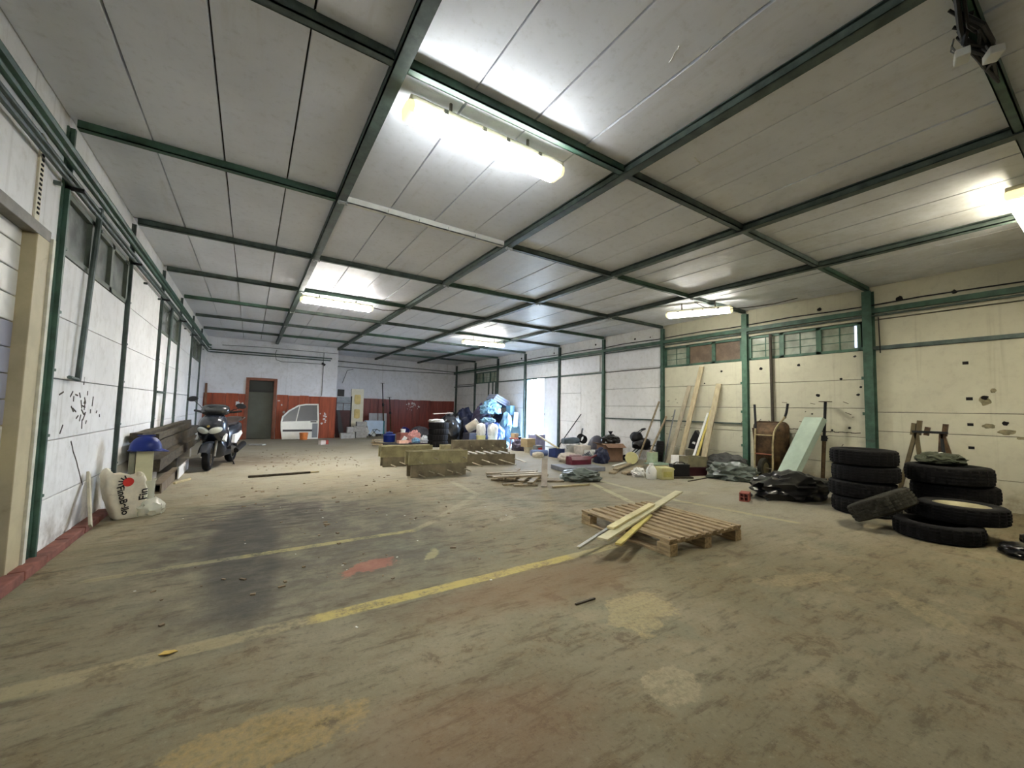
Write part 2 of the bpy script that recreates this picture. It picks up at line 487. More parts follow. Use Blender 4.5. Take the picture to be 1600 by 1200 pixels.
def tag(o, label, cat, group=None, kind=None):
    o['label'] = label
    o['category'] = cat
    if group:
        o['group'] = group
    if kind:
        o['kind'] = kind
    return o
def struct(o, label=None):
    o['kind'] = 'structure'
    if label:
        o['label'] = label
    return o
def thing(name, label, cat, loc=(0, 0, 0), rotz=0.0, group=None, rot=None):
    o = bpy.data.objects.new(name, None)
    o.empty_display_size = 0.1
    C.objects.link(o)
    o.location = loc
    o.rotation_euler = rot or (0, 0, rotz)
    MW[o.name] = Matrix.Translation(loc) @ rotm(rot or (0, 0, rotz))
    return tag(o, label, cat, group)
def copy_tree(o, loc, rot=None, label=None, group=None, parent=None):
    c = o.copy()
    C.objects.link(c)
    c.parent = parent
    if parent is None:
        c.location = loc
        if rot is not None:
            c.rotation_euler = rot
        MW[c.name] = Matrix.Translation(loc) @ rotm(rot or (0, 0, 0))
        if label:
            c['label'] = label
        if group:
            c['group'] = group
    for ch in [x for x in list(C.objects) if x.parent == o]:
        copy_tree(ch, None, parent=c)
    return c
def inst(o, parent, loc, rot=(0, 0, 0), scale=(1, 1, 1)):
    c = o.copy()
    C.objects.link(c)
    c.parent = parent
    c.location = loc
    c.rotation_euler = rot
    c.scale = scale
    return c

# ------------------------------------------------------------------ the shell
XL, XR = -1.313, 8.69
LX = [-1.313, 0.680, 2.727, 4.702, 6.711, 8.690]
Y0, PY = 4.471, 2.029
ky = lambda k: Y0 + PY * k
YA, YB = 16.62, 18.93          # the two planes of the back wall
YF = -5.0                       # wall behind the photographer
ZB, ZC = 3.35, 3.43             # underside of beams, underside of ceiling boards

fl = MB().lohi((XL - 0.3, YF - 0.2, -0.2), (XR + 0.15, YB + 0.3, 0.0)).build('floor', FLOOR)
struct(fl, 'stained concrete floor with worn yellow lines')
gr = MB().lohi((XR + 0.15, -10, -0.35), (60, 50, -0.15)).build('ground', mat('pale_yard_concrete', (196, 194, 186), 0.9))
struct(gr, 'bright pale yard outside the open door')

# ceiling
ce = MB().lohi((XL - 0.3, YF - 0.2, 3.47), (XR + 0.15, YB + 0.3, 3.6)).build('ceiling', MORTAR)
struct(ce, 'whitish ceiling boards between dark green steel beams')
wref = (LX[1] - LX[0]) / 4
pm = MB().box((0, 0, 0.02), (wref - 0.012, PY - 0.01, 0.04), bevel=0.004).build('ceiling_panel', CEIL, ce)
pm.location = (LX[0] + wref / 2, ky(-2) + PY / 2, ZC)
first = True
for b in range(5):
    w = (LX[b + 1] - LX[b]) / 4
    for k in range(-3, 8):
        ylo = ky(k)
        for j in range(4):
            L = (LX[b] + w * (j + 0.5), ylo + PY / 2, ZC + RND.uniform(-0.006, 0.004))
            r = (0, RND.uniform(-0.006, 0.006), RND.uniform(-0.003, 0.003))
            if first:
                pm.location, pm.rotation_euler, first = L, r, False
            else:
                inst(pm, ce, L, r, (w / wref, 1, 1))
    MB().lohi((LX[b], YF, ZC), (LX[b + 1], ky(-3), ZC + 0.04)).build('ceiling_panel', CEIL, ce)
for i in (1, 2, 3, 4):
    yend = YA if i <= 2 else YB
    x = LX[i]
    m = MB()
    m.lohi((x - 0.045, YF, ZB), (x + 0.045, yend, ZB + 0.012))
    m.lohi((x - 0.012, YF, ZB + 0.012), (x + 0.012, yend, ZC))
    m.lohi((x - 0.045, YF, ZC - 0.012), (x + 0.045, yend, ZC))
    m.lohi((x - 0.045, YF, ZB), (x - 0.037, yend, ZB + 0.05))
    m.build('long_beam', DGREEN, ce)
for k in range(-4, 8):
    for b in range(5):
        if k == 7 and b < 2:
            continue
        if k == 7:
            continue
        y = ky(k)
        if y > YA - 0.1 and b < 2:
            continue
        wht = (k == 0 and b == 1)
        m = MB()
        m.lohi((LX[b] + 0.05, y - 0.03, ZB + 0.01), (LX[b + 1] - 0.05, y + 0.03, ZB + 0.02))
        m.lohi((LX[b] + 0.05, y - 0.03, ZB + 0.01), (LX[b + 1] - 0.05, y - 0.022, ZC))
        m.lohi((LX[b] + 0.05, y + 0.022, ZB + 0.01), (LX[b + 1] - 0.05, y + 0.03, ZC))
        o = m.build('cross_beam', WHITEP if wht else (DGREEN if (k + b) % 3 else GREEN), ce)
        if wht:
            o['label'] = 'white clad cross beam'
            for t in (0.22, 0.4, 0.58, 0.76):
                xx = LX[b] + 2 * t + 0.05
                MB().cyl((xx, y - 0.045, ZB + 0.0), (xx, y - 0.045, ZB + 0.045), 0.012, seg=8).build('cable_clip', WHITEP, ce)
        if k >= 0 and b >= 1 and b < 5:
            xx = LX[b]
            MB().box((xx - 0.02, y - 0.055, ZB - 0.008), (0.02, 0.03, 0.05)).box((xx + 0.05, y - 0.05, ZB - 0.006), (0.02, 0.03, 0.045)).box((xx + 0.01, y - 0.05, ZB - 0.012), (0.09, 0.05, 0.01)).build('node_plate', mat('grey_steel_plate', (168, 172, 170), 0.5), ce)

for (x0, y0, L, a) in ((2.05, 1.42, .10, 1.2), (2.2, 1.25, .18, 1.4), (3.1, 2.0, .12, .2), (2.55, 1.05, .12, 1.3)):
    pts = [(x0 + L * i / 6 * math.cos(a) + RND.uniform(-.01, .01), y0 + L * i / 6 * math.sin(a) + RND.uniform(-.01, .01), ZC - .001 - .002 * (i % 2)) for i in range(7)]
    MB().tube(pts, .004, 5).build('peeling_strip', WHITEP, ce, smooth=True)

# wall panels ------------------------------------------------
ROWS = [(0.0, 0.44), (0.44, 0.90), (0.90, 1.39), (1.39, 1.88), (1.88, 2.37)]
def wall_panels(root, x, side, y0, y1, rows, m=WALL, proud=0.0):
    for a, b in rows:
        j = RND.uniform(-0.002, 0.004) + proud
        lo, hi = (x - 0.06, x + j) if side < 0 else (x - j, x + 0.06)
        MB().lohi((lo, y0 + 0.004, a + 0.004), (hi, y1 - 0.004, b - 0.004), bevel=0.004).build('wall_panel', m, root)

# left wall
wl = MB().lohi((XL - 0.3, 4.33, 0), (XL - 0.06, YB, 3.47)).lohi((XL - 0.3, YF, 2.42), (XL - 0.06, 4.33, 3.47)).lohi((XL - 0.3, YF, 0), (XL - 0.06, 1.4, 2.42)).build('wall_left', MORTAR)
struct(wl, 'white painted panel wall on the garage door side')
for k in range(0, 6):
    a, b = ky(k), min(ky(k + 1), YA)
    rows = list(ROWS)
    if k not in (0, 2, 4):
        rows.append((2.37, 2.87))
    wall_panels(wl, XL, -1, a, b, rows)
    wall_panels(wl, XL, -1, a, b, [(2.87, 3.46)])
MB().lohi((XL - 0.06, 1.4, 2.44), (XL, ky(0), 3.46)).build('wall_panel', WALL, wl)
MB().lohi((XL - 0.06, 4.33, 0), (XL - 0.001, ky(0), 2.44)).build('wall_panel', WALL, wl)
MB().lohi((XL - 0.06, YF, 0), (XL, 1.4, 3.46)).build('wall_panel', WALL, wl)
for k in range(0, 6):
    y = ky(k)
    w = 0.08 if k == 0 else 0.06
    m = MB().lohi((XL, y - w / 2, 0), (XL + 0.012, y + w / 2, ZB)).lohi((XL + 0.012, y - 0.015, 0), (XL + 0.04, y + 0.015, ZB))
    for z in (0.5, 0.95, 1.45, 1.9, 2.4, 2.9):
        m.box((XL + 0.03, y + 0.03, z), (0.02, 0.04, 0.02))
    m.build('post', GREEN if k == 0 else DGREEN, wl)
# surface pipes and rails below the ceiling
for z, off, r in ((3.12, 0.06, 0.032), (3.03, 0.07, 0.022), (2.97, 0.04, 0.016), (2.90, 0.05, 0.018)):
    MB().tube([(XL + off, YF + 0.3, z), (XL + off, YA - 0.12 - off, z), (XL + off + 0.05, YA - 0.06 - off * 0.2, z - 0.0)], r, 8).build('pipe', GREEN if r > 0.02 else DGREEN, wl, smooth=True)
for k in range(-1, 6):
    MB().lohi((XL, ky(k) - 0.015, 2.86), (XL + 0.12, ky(k) + 0.015, 2.885)).build('pipe_bracket', BLACKM, wl)
for j in range(14):
    yy = 2.3 + j * 1.0
    MB().box((XL + 0.02, yy, 2.83), (0.04, 0.03, 0.025)).build('pipe_clip', DGREEN, wl)
MB().tube([(XL + 0.045, 5.17, 3.0), (XL + 0.04, 5.0, 1.39)], 0.022, 8).tube([(XL + 0.04, 5.0, 1.40), (XL + 0.04, 4.80, 1.41)], 0.016, 6).build('drop_pipe', DGREEN, wl, smooth=True)
MB().tube([(XL + 0.05, 9.3, 2.96), (XL + 0.05, 9.1, 0.5)], 0.022, 8).tube([(XL + 0.04, 9.15, 1.38), (XL + 0.04, 8.53, 1.38)], 0.02, 6).build('drop_pipe', DGREEN, wl, smooth=True)
m = MB().lohi((XL, 4.02, 2.45), (XL + 0.012, 4.09, 3.05))
m.build('cable_strip', mat('cream_strip', (216, 208, 184), 0.5), wl)
for j in range(16):
    MB().box((XL + 0.014, 4.055, 2.5 + j * 0.034), (0.006, 0.03, 0.014)).build('strip_slot', HOLE, wl)
# cracks and scrapes on the left wall
m = MB()
for j in range(26):
    yy, zz = RND.gauss(5.35, 0.28), RND.gauss(1.12, 0.14)
    a = RND.uniform(0, PI)
    L = RND.uniform(0.015, 0.05)
    m.bar((XL + 0.001, yy - L * math.cos(a), zz - L * math.sin(a)), (XL + 0.001, yy + L * math.cos(a), zz + L * math.sin(a)), 0.012, 0.004, up=(1, 0, 0))
px, pz = 5.12, 0.86
for j in range(9):
    nx, nz = px + 0.045 + RND.uniform(-.01, .012), pz - 0.05
    m.bar((XL + 0.001, px, pz), (XL + 0.001, nx, nz), 0.012, 0.004, up=(1, 0, 0))
    px, pz = nx, nz
o = m.build('paint_chips', mat('chipped_paint', (84, 76, 66), 0.9), wl)
o['kind'] = 'stuff'

def window_row(n, label, x, side, y0, y1, z0, z1, panes, glass, frame, mull=2, bars=2):
    """a strip window in a long wall: frame, panes and glazing bars"""
    s = 1 if side < 0 else -1        # into the room
    root = MB().lohi((min(x - s * 0.06, x - s * 0.05), y0, z0), (max(x - s * 0.06, x - s * 0.05), y1, z1)).build('window_%d' % n, mat('window_recess', (70, 74, 66), 0.8))
    struct(root, label)
    f = 0.045
    fx0, fx1 = sorted((x - s * 0.05, x + s * 0.012))
    m = MB()
    m.lohi((fx0, y0, z0), (fx1, y1, z0 + f)).lohi((fx0, y0, z1 - f), (fx1, y1, z1))
    m.lohi((fx0, y0, z0), (fx1, y0 + f, z1)).lohi((fx0, y1 - f, z0), (fx1, y1, z1))
    w = (y1 - y0) / panes
    for i in range(1, panes):
        m.lohi((fx0, y0 + w * i - 0.04, z0), (fx1, y0 + w * i + 0.04, z1))
    m.build('window_frame', frame, root)
    for i in range(panes):
        a, b = y0 + w * i + 0.04, y0 + w * (i + 1) - 0.04
        g = glass[i % len(glass)]
        gx0, gx1 = sorted((x - s * 0.032, x - s * 0.024))
        MB().lohi((gx0, a, z0 + f), (gx1, b, z1 - f)).build('window_pane', g, root)
        if g is BOARDED or not bars:
            continue
        m = MB()
        bx0, bx1 = sorted((x - s * 0.024, x - s * 0.012))
        for q in range(1, bars + 1):
            zz = z0 + f + (z1 - z0 - 2 * f) * q / (bars + 1)
            m.lohi((bx0, a, zz - 0.006), (bx1, b, zz + 0.006))
        for q in range(1, mull):
            yy = a + (b - a) * q / mull
            m.lohi((bx0, yy - 0.008, z0 + f), (bx1, yy + 0.008, z1 - f))
        m.build('glazing_bars', frame, root)
    return root
GDK = mat('grey_green_window_steel', (96, 104, 92), 0.6, var=0.2)
window_row(1, 'grimy grey strip window nearest the garage door', XL, -1, ky(0) + 0.06, ky(1) - 0.04, 2.37, 2.87, 3, [DIRTYG], GDK, bars=0)
window_row(2, 'grimy strip window above the stacked timber', XL, -1, ky(2) + 0.04, ky(3) - 0.04, 2.37, 2.87, 2, [DIRTYG], GDK, bars=0)
window_row(3, 'grimy strip window near the red boarded corner', XL, -1, ky(4) + 0.04, ky(5) - 0.04, 2.37, 2.87, 2, [DIRTYG], GDK, bars=0)

# sectional garage door
d1 = MB().lohi((XL - 0.20, 1.4, 0), (XL - 0.13, 4.12, 2.45)).build('door_1', MORTAR)
struct(d1, 'sectional garage door of white and grey slats in a beige frame')
z = 0.0
while z < 2.36:
    h = 0.174
    g = SLATW if (z > 1.72 or 0.69 < z < 1.03) else SLATG
    MB().lohi((XL - 0.13, 1.4, z + 0.003), (XL - 0.06, 4.12, min(z + h, 2.42) - 0.003), bevel=0.008).build('door_slat', g, d1)
    z += h
MB().lohi((XL - 0.24, 4.09, 0), (XL + 0.015, 4.29, 2.37), bevel=0.006).build('door_frame', BEIGEF, d1)
MB().lohi((XL - 0.02, 4.29, 0), (XL + 0.03, 4.335, 2.40)).build('door_frame', mat('pale_frame_edge', (206, 204, 186), 0.6), d1)
MB().lohi((XL - 0.24, 1.4, 2.37), (XL + 0.015, 4.3, 2.45), bevel=0.006).build('lintel', mat('grey_lintel', (120, 116, 106), 0.6), d1)

# kerb at the foot of the left wall
kb = MB().lohi((XL, 3.2, 0), (XL + 0.04, 6.0, 0.04)).build('baseboard_left', BRICKRED)
struct(kb, 'brick red kerb at the foot of the left wall')
yy = 2.9
while yy < 5.9:
    L = RND.uniform(0.34, 0.5)
    MB().box((XL + 0.05 + RND.uniform(-.006, .006), yy + L / 2, 0.03), (0.1, L - 0.012, 0.06 + RND.uniform(0, .014)), (0, RND.uniform(-.05, .05), RND.uniform(-.02, .02)), bevel=0.01).build('kerb_brick', BRICKRED, kb)
    yy += L

# right wall -------------------------------------------------
DY0, DY1, DZ = 11.42, 12.47, 2.37         # open doorway
wr = MB()
wr.lohi((XR + 0.06, YF, 0), (XR + 0.15, DY0 - 0.02, 3.47)).lohi((XR + 0.06, DY1 + 0.02, 0), (XR + 0.15, YB, 3.47)).lohi((XR + 0.06, DY0 - 0.02, DZ), (XR + 0.15, DY1 + 0.02, 3.47))
wr = wr.build('wall_right', MORTAR)
struct(wr, 'white painted panel wall with green posts')
RW = wall_mat('cream_painted_concrete', (206, 202, 178), 0.9)
MB().lohi((XR, YF, 0), (XR + 0.06, 0.0, 3.46)).build('wall_panel', RW, wr)
wall_panels(wr, XR, 1, 0.0, ky(-1), [(0, 0.42), (0.42, 1.02), (1.02, 1.33), (1.33, 2.36), (2.40, 2.86), (2.87, 3.46)], RW)
MB().lohi((XR - 0.035, -0.5, 2.36), (XR, ky(-1) - 0.05, 2.42)).build('door_rail', DGREEN, wr)
for k in range(-1, 7):
    a, b = ky(k), ky(k + 1)
    rows = list(ROWS)
    if k >= 1:
        rows = [(0, 0.55), (0.55, 1.04), (1.06, 1.40), (1.40, 1.88), (1.88, 2.37)] if k == 1 else rows
    if k == 2:
        rows = []
        wall_panels(wr, XR, 1, a + 0.06, a + 1.0, [(0, 2.37)], WALL)
        wall_panels(wr, XR, 1, a + 1.0, b, [(0, 0.9), (0.9, 1.8), (1.8, 2.37)], WALL)
    if k == 3:
        rows = []
    if k == 4:
        rows = [(0, 0.8), (0.8, 1.3), (1.3, 1.85), (1.85, 2.37)]
    if k not in (-1, 0, 5):
        rows = rows + [(2.39, 2.87)]
    wall_panels(wr, XR, 1, a, b, rows, RW if k < 1 else WALL)
    wall_panels(wr, XR, 1, a, b, [(2.87, 3.46)], RW if k < 1 else WALL)
wall_panels(wr, XR, 1, ky(7), YB, [(0, 2.37), (2.37, 3.46)], WALLB)
MB().lohi((XR - 0.03, ky(1) + 0.06, 2.42), (XR + 0.0, ky(2) - 0.06, 2.90), bevel=0.004).build('cover_sheet', WALLB, wr)
MB().lohi((XR - 0.03, ky(2) + 0.16, 2.42), (XR + 0.0, ky(3) - 0.08, 2.90), bevel=0.004).build('cover_sheet', WALLB, wr)
for k in range(-1, 8):
    y = ky(k)
    w = 0.15 if k == -1 else (0.13 if k == 0 else 0.09)
    d = 0.10 if k == -1 else 0.06
    m = MB().lohi((XR - 0.012, y - w / 2, 0), (XR, y + w / 2, ZB)).lohi((XR - d, y - 0.03, 0), (XR - 0.012, y + 0.03, ZB)).lohi((XR - d - 0.01, y - w * 0.42, 0), (XR - d, y + w * 0.42, ZB))
    for zz in (0.6, 1.3, 1.9, 2.4):
        m.box((XR - 0.02, y + w * 0.6, zz), (0.03, 0.05, 0.05))
    m.build('post', LGREEN if k in (0,) else (GREEN if k < 3 else DGREEN), wr)
MB().lohi((XR - 0.075, YF, 2.97), (XR - 0.015, YB, 3.05)).build('rail', GREEN, wr)
MB().tube([(XR - 0.05, YF, 2.93), (XR - 0.05, YB, 2.93)], 0.016, 6).build('pipe', DGREEN, wr, smooth=True)
pts = [(XR - 0.03, YF + 0.2 + j * 0.6, 3.12 + 0.012 * math.sin(j * 1.9)) for j in range(39)]
MB().tube(pts, 0.010, 6).build('cable', BLACKM, wr, smooth=True)
MB().lohi((XR - 0.03, ky(0) + 0.05, 1.035), (XR, ky(2), 1.065)).build('low_rail', DGREEN, wr)
MB().lohi((XR - 0.03, ky(2), 2.35), (XR, ky(5), 2.40)).build('head_rail', DGREEN, wr)
MB().lohi((XR - 0.03, ky(6), 2.27), (XR, YB, 2.31)).build('head_rail', DGREEN, wr)
for yy in (15.0, 15.35, 14.75):
    MB().lohi((XR - 0.04, yy, 0.0), (XR, yy + 0.06, 2.4)).build('stud', DGREEN, wr)
MB().tube([(XR - 0.05, 3.97, 2.85), (XR - 0.05, 3.95, 1.0), (XR - 0.05, 3.93, 0.2)], 0.028, 8).build('drain_pipe', mat('brown_pipe', (70, 62, 52), 0.6), wr, smooth=True)
MB().tube([(XR - 0.035, ky(-1) - 0.13, 2.9), (XR - 0.035, ky(-1) - 0.14, 2.3)], 0.008, 6).build('cable', BLACKM, wr)
for (yy, zz, w, h) in [(1.39, 2.06, .05, .045), (1.37, 1.54, .055, .045), (1.37, 1.17, .05, .04), (1.37, 0.84, .05, .04)]:
    MB().lohi((XR - 0.004, yy - w, zz - h / 2), (XR + 0.001, yy + w * 0.2, zz + h / 2)).build('square_hole', HOLE, wr)
for (yy, zz, r) in [(3.2, 1.62, .028), (2.85, 1.9, .02), (2.62, 1.62, .022), (3.5, 2.2, .025), (4.18, 2.18, .03), (2.58, 1.75, .018), (5.0, 2.18, .03), (3.15, 3.2, .035), (2.05, 3.16, .04), (1.2, 1.55, .035), (1.45, 3.13, .03), (2.65, 2.28, .02), (1.03, 1.2, .03), (5.4, 1.93, .02), (8.9, 3.25, .03), (10.9, 3.2, .03), (12.9, 3.2, .04), (7.4, 3.22, .03), (6.9, 3.2, .02), (3.0, 1.0, .015), (3.75, 1.2, .02), (3.3, 1.28, .014), (2.75, 1.05, .02)]:
    MB().blob((XR - 0.0, yy, zz - r), (0.012, r * 2.2, r * 2), int(yy * 10), 2, 0.4, 1.5, 0.1, 0).build('chipped_hole', HOLE, wr)
m = MB()
for j in range(34):
    yy, zz = RND.uniform(2.55, 6.4), RND.uniform(0.5, 1.6)
    a = RND.gauss(0, 0.5)
    L = RND.uniform(0.01, 0.05)
    m.bar((XR - 0.001, yy - L * math.cos(a), zz - L * math.sin(a)), (XR - 0.001, yy + L * math.cos(a), zz + L * math.sin(a)), 0.010, 0.006, up=(1, 0, 0))
for (ya, yb, za) in [(2.6, 3.45, 0.97), (3.3, 3.75, 0.99)]:
    yy = ya
    while yy < yb:
        m.bar((XR - 0.001, yy, za + RND.uniform(-.008, .008)), (XR - 0.001, yy + 0.07, za + RND.uniform(-.008, .008)), 0.014, 0.006, up=(1, 0, 0))
        yy += 0.06
o = m.build('paint_chips', mat('chipped_paint', (84, 76, 66), 0.9), wr)
o['kind'] = 'stuff'

SKYP = mat('hazy_window_glass', (168, 174, 160), 0.12, var=0.25, scale=4, spec=0.7)
window_row(4, 'green framed strip window over the wheelbarrow', XR, 1, ky(-1) + 0.11, ky(0) - 0.07, 2.37, 2.86, 3, [WINDD, SKYP, WINDD], LGREEN, mull=2, bars=2)
window_row(5, 'green framed strip window over the leaning planks', XR, 1, ky(0) + 0.07, ky(1) - 0.05, 2.37, 2.86, 3, [BOARDED, BOARDED, WINDD], GREEN, mull=2, bars=2)
window_row(6, 'green framed strip window behind the rubbish heap', XR, 1, ky(5) + 0.04, ky(6) - 0.04, 2.37, 2.86, 3, [WINDD, SKYP], GREEN, mull=2, bars=1)

STN = mat('grey_mould', (132, 124, 96), 0.9, var=0.3, scale=20)
for (yy, zz, w, h, sd) in ((1.2, 1.44, .10, .14, 1), (1.18, 1.12, .12, .07, 2), (1.02, 1.04, .16, .08, 3), (0.88, 0.98, .14, .05, 4), (1.12, 1.62, .05, .06, 5)):
    MB().blob((XR - 0.001, yy, zz), (0.006, w, h), sd, 3, 0.5, 1.8, 0.2, 0).build('wall_stain', STN, wr)
w4 = bpy.data.objects['window_4']
MB().lohi((XR - 0.004, ky(-1) + 0.17, 2.43), (XR + 0.0, ky(-1) + 0.20, 2.81)).build('gap_glow_strip', emit_mat('daylight_glow', (0.62, 0.72, 1.0), 1.1), w4)  # glowing strip stands in for daylight through a gap; wall is not cut

# open doorway with white leaf
d3 = thing('door_3', '', '', (XR, 11.5, 0))
for kx in ('label', 'category'):
    del d3[kx]
struct(d3, 'white door standing beside the bright open doorway')
MB().lohi((XR - 0.02, ky(3) + 0.07, 0.0), (XR + 0.04, DY0, DZ - 0.02), bevel=0.004).build('door_leaf', PORTW, d3, world=True)
MB().lohi((XR - 0.03, DY0 - 0.03, 1.05), (XR - 0.02, DY0 - 0.005, 1.15)).cyl((XR - 0.06, DY0 - 0.03, 1.1), (XR - 0.06, DY0 - 0.13, 1.1), 0.009, seg=8).cyl((XR - 0.06, DY0 - 0.03, 1.1), (XR, DY0 - 0.03, 1.1), 0.009, seg=8).build('door_handle', STEEL, d3, world=True)
MB().lohi((XR - 0.02, DY1, 0), (XR + 0.15, DY1 + 0.05, DZ)).build('door_jamb', DGREEN, d3, world=True)
MB().lohi((XR + 0.1, DY1 - 0.24, 0), (XR + 0.13, DY1 - 0.20, DZ)).build('door_bar', mat('pale_green_bar', (150, 160, 140), 0.5), d3, world=True)
pl = bpy.data.lights.new('doorway_portal', 'AREA')
pl.shape, pl.size, pl.size_y, pl.energy = 'RECTANGLE', DY1 - DY0, DZ, 1
pl.cycles.is_portal = True
po = bpy.data.objects.new('doorway_portal', pl)
C.objects.link(po)
po.location = (XR + 0.12, (DY0 + DY1) / 2, DZ / 2)
po.rotation_euler = (PI / 2, 0, PI / 2)

# back walls -------------------------------------------------
wb = MB().lohi((XL - 0.3, YA + 0.02, 0), (-0.13, YA + 0.25, 3.47)).lohi((0.72, YA + 0.02, 0), (LX[2], YA + 0.25, 3.47)).lohi((-0.13, YA + 0.02, 2.1), (0.72, YA + 0.25, 3.47)).lohi((-0.13, YA + 0.22, 0), (0.72, YA + 0.25, 2.1)).build('wall_back', WALLB)
struct(wb, 'back wall, white above red brown boarding, with a doorway')
MB().lohi((XL - 0.3, YA, 1.55), (-0.13, YA + 0.02, 3.47)).lohi((0.72, YA, 1.55), (LX[2], YA + 0.02, 3.47)).lohi((-0.13, YA, 2.1), (0.72, YA + 0.02, 3.47)).build('plaster', WALLB, wb)
REDRECESS = mat('faded_maroon_boarding', (128, 60, 50), 0.4, var=0.25, scale=4, stretch=(4, 4, 0.4), dirt=0.12, dirtcol=(96, 44, 40), spec=0.5)
def dado(root, x0, x1, y, h=1.55, m_=None):
    x = x0
    while x < x1 - 0.02:
        w = min(RND.choice((0.24, 0.3, 0.36)), x1 - x)
        MB().lohi((x + 0.003, y - 0.025 - RND.uniform(0, .004), 0), (x + w - 0.003, y + 0.02, h + RND.uniform(-.012, .012)), bevel=0.004).build('dado_board', m_ or REDBOARD, root)
        x += w
dado(wb, XL, -0.16, YA)
dado(wb, 0.77, LX[2], YA)
wc = MB().lohi((LX[2] - 0.25, YA + 0.25, 0), (LX[2], YB, 3.47)).build('wall_return', WALLB)
struct(wc, 'short white wall stepping back to the recess')
wd = MB().lohi((LX[2] - 0.25, YB, 0), (XR + 0.15, YB + 0.2, 3.47)).build('wall_back_recess', WALLB)
struct(wd, 'recessed back wall, white above red boarding')
dado(wd, LX[2] + 0.01, XR - 0.02, YB, 1.57, REDRECESS)
# worn white scuffs on the red boards
m = MB()
for (cx, cy, cz, n, sx, sz) in [(2.35, YA - 0.033, 0.7, 12, .10, .35), (6.6, YB - 0.033, 1.2, 22, .5, .2), (-0.28, YA - 0.033, 1.2, 4, .1, .12), (1.0, YA - 0.033, 1.1, 3, .2, .3)]:
    for j in range(n):
        r = RND.uniform(0.015, 0.05)
        m.blob((RND.gauss(cx, sx / 2), cy, RND.gauss(cz, sz / 2)), (r * 2, 0.006, r * RND.uniform(1, 3)), j, 1, 0.3, 1.5, 0, 0)
o = m.build('paint_scuffs', mat('bare_plaster', (214, 206, 200), 0.8), wb)
o['kind'] = 'stuff'
d2 = MB().lohi((-0.13, YA + 0.16, 0), (0.72, YA + 0.2, 2.1)).build('door_2', DARKDOOR)
struct(d2, 'grey green door in a red brown frame')
MB().lohi((-0.07, YA + 0.12, 0.02), (0.66, YA + 0.16, 1.63), bevel=0.005).build('door_leaf', OLIVEDOOR, d2)
MB().lohi((-0.07, YA + 0.1, 1.64), (0.66, YA + 0.16, 1.70)).build('transom', mat('dark_transom', (40, 40, 34), 0.5), d2)
MB().lohi((-0.07, YA + 0.14, 1.70), (0.66, YA + 0.16, 2.04)).build('fanlight', DARKDOOR, d2)
MB().lohi((-0.17, YA - 0.045, 0), (-0.07, YA + 0.14, 2.12), bevel=0.006).build('door_jamb', REDFRAME, d2)
MB().lohi((0.66, YA - 0.045, 0), (0.76, YA + 0.14, 2.12), bevel=0.006).build('door_jamb', REDFRAME, d2)
MB().lohi((-0.07, YA - 0.045, 2.03), (0.66, YA + 0.14, 2.12), bevel=0.006).build('door_head', REDFRAME, d2)
MB().tube([(XL + 0.1, YA - 0.08, 2.98), (2.5, YA - 0.07, 2.99)], 0.024, 8).build('pipe', DGREEN, wb, smooth=True)
MB().tube([(XL + 0.1, YA - 0.06, 2.90), (2.46, YA - 0.05, 2.91)], 0.020, 8).build('pipe', DGREEN, wb, smooth=True)
m = MB().tube([(-0.9, YA - 0.02, 3.16), (0.2, YA - 0.02, 3.2), (0.9, YA - 0.02, 3.2), (1.6, YA - 0.02, 3.2), (2.7, YA - 0.02, 3.2)], 0.010, 6)
m.tube([(0.68, YA - 0.03, 3.15), (0.64, YA - 0.03, 3.0), (0.68, YA - 0.03, 2.8), (0.85, YA - 0.03, 2.74), (1.5, YA - 0.02, 2.76), (2.2, YA - 0.02, 2.76)], 0.012, 6)
m.tube([(2.22, YA - 0.02, 3.2), (2.22, YA - 0.02, 1.58)], 0.012, 6).build('cable', GREYP, wb, smooth=True)
MB().box((2.22, YA - 0.03, 2.76), (0.14, 0.05, 0.08), (0, 0.5, 0), bevel=0.01).build('junction_box', BLACKM, wb)
MB().box((-0.38, YA - 0.04, 1.22), (0.09, 0.02, 0.13), bevel=0.005).build('light_switch', WHITEP, wb)
MB().tube([(LX[2] + 0.02, YB - 0.04, 3.17), (XR, YB - 0.04, 3.05)], 0.016, 8).build('pipe', DGREEN, wd, smooth=True)
MB().tube([(LX[2] + 0.02, YB - 0.04, 2.93), (5.0, YB - 0.04, 2.9), (XR, YB - 0.04, 2.96)], 0.014, 8).build('pipe', DGREEN, wd, smooth=True)
MB().tube([(3.75, YB - 0.02, 2.85), (3.5, YB - 0.02, 2.78), (3.42, YB - 0.02, 2.5), (3.32, YB - 0.02, 2.2)], 0.012, 6).build('cable', GREYP, wd, smooth=True)

# wall behind the photographer
wf = MB().lohi((XL - 0.3, YF - 0.2, 0), (XR + 0.15, YF, 3.47)).build('wall_front', WALLB)
struct(wf, 'plain white end wall')

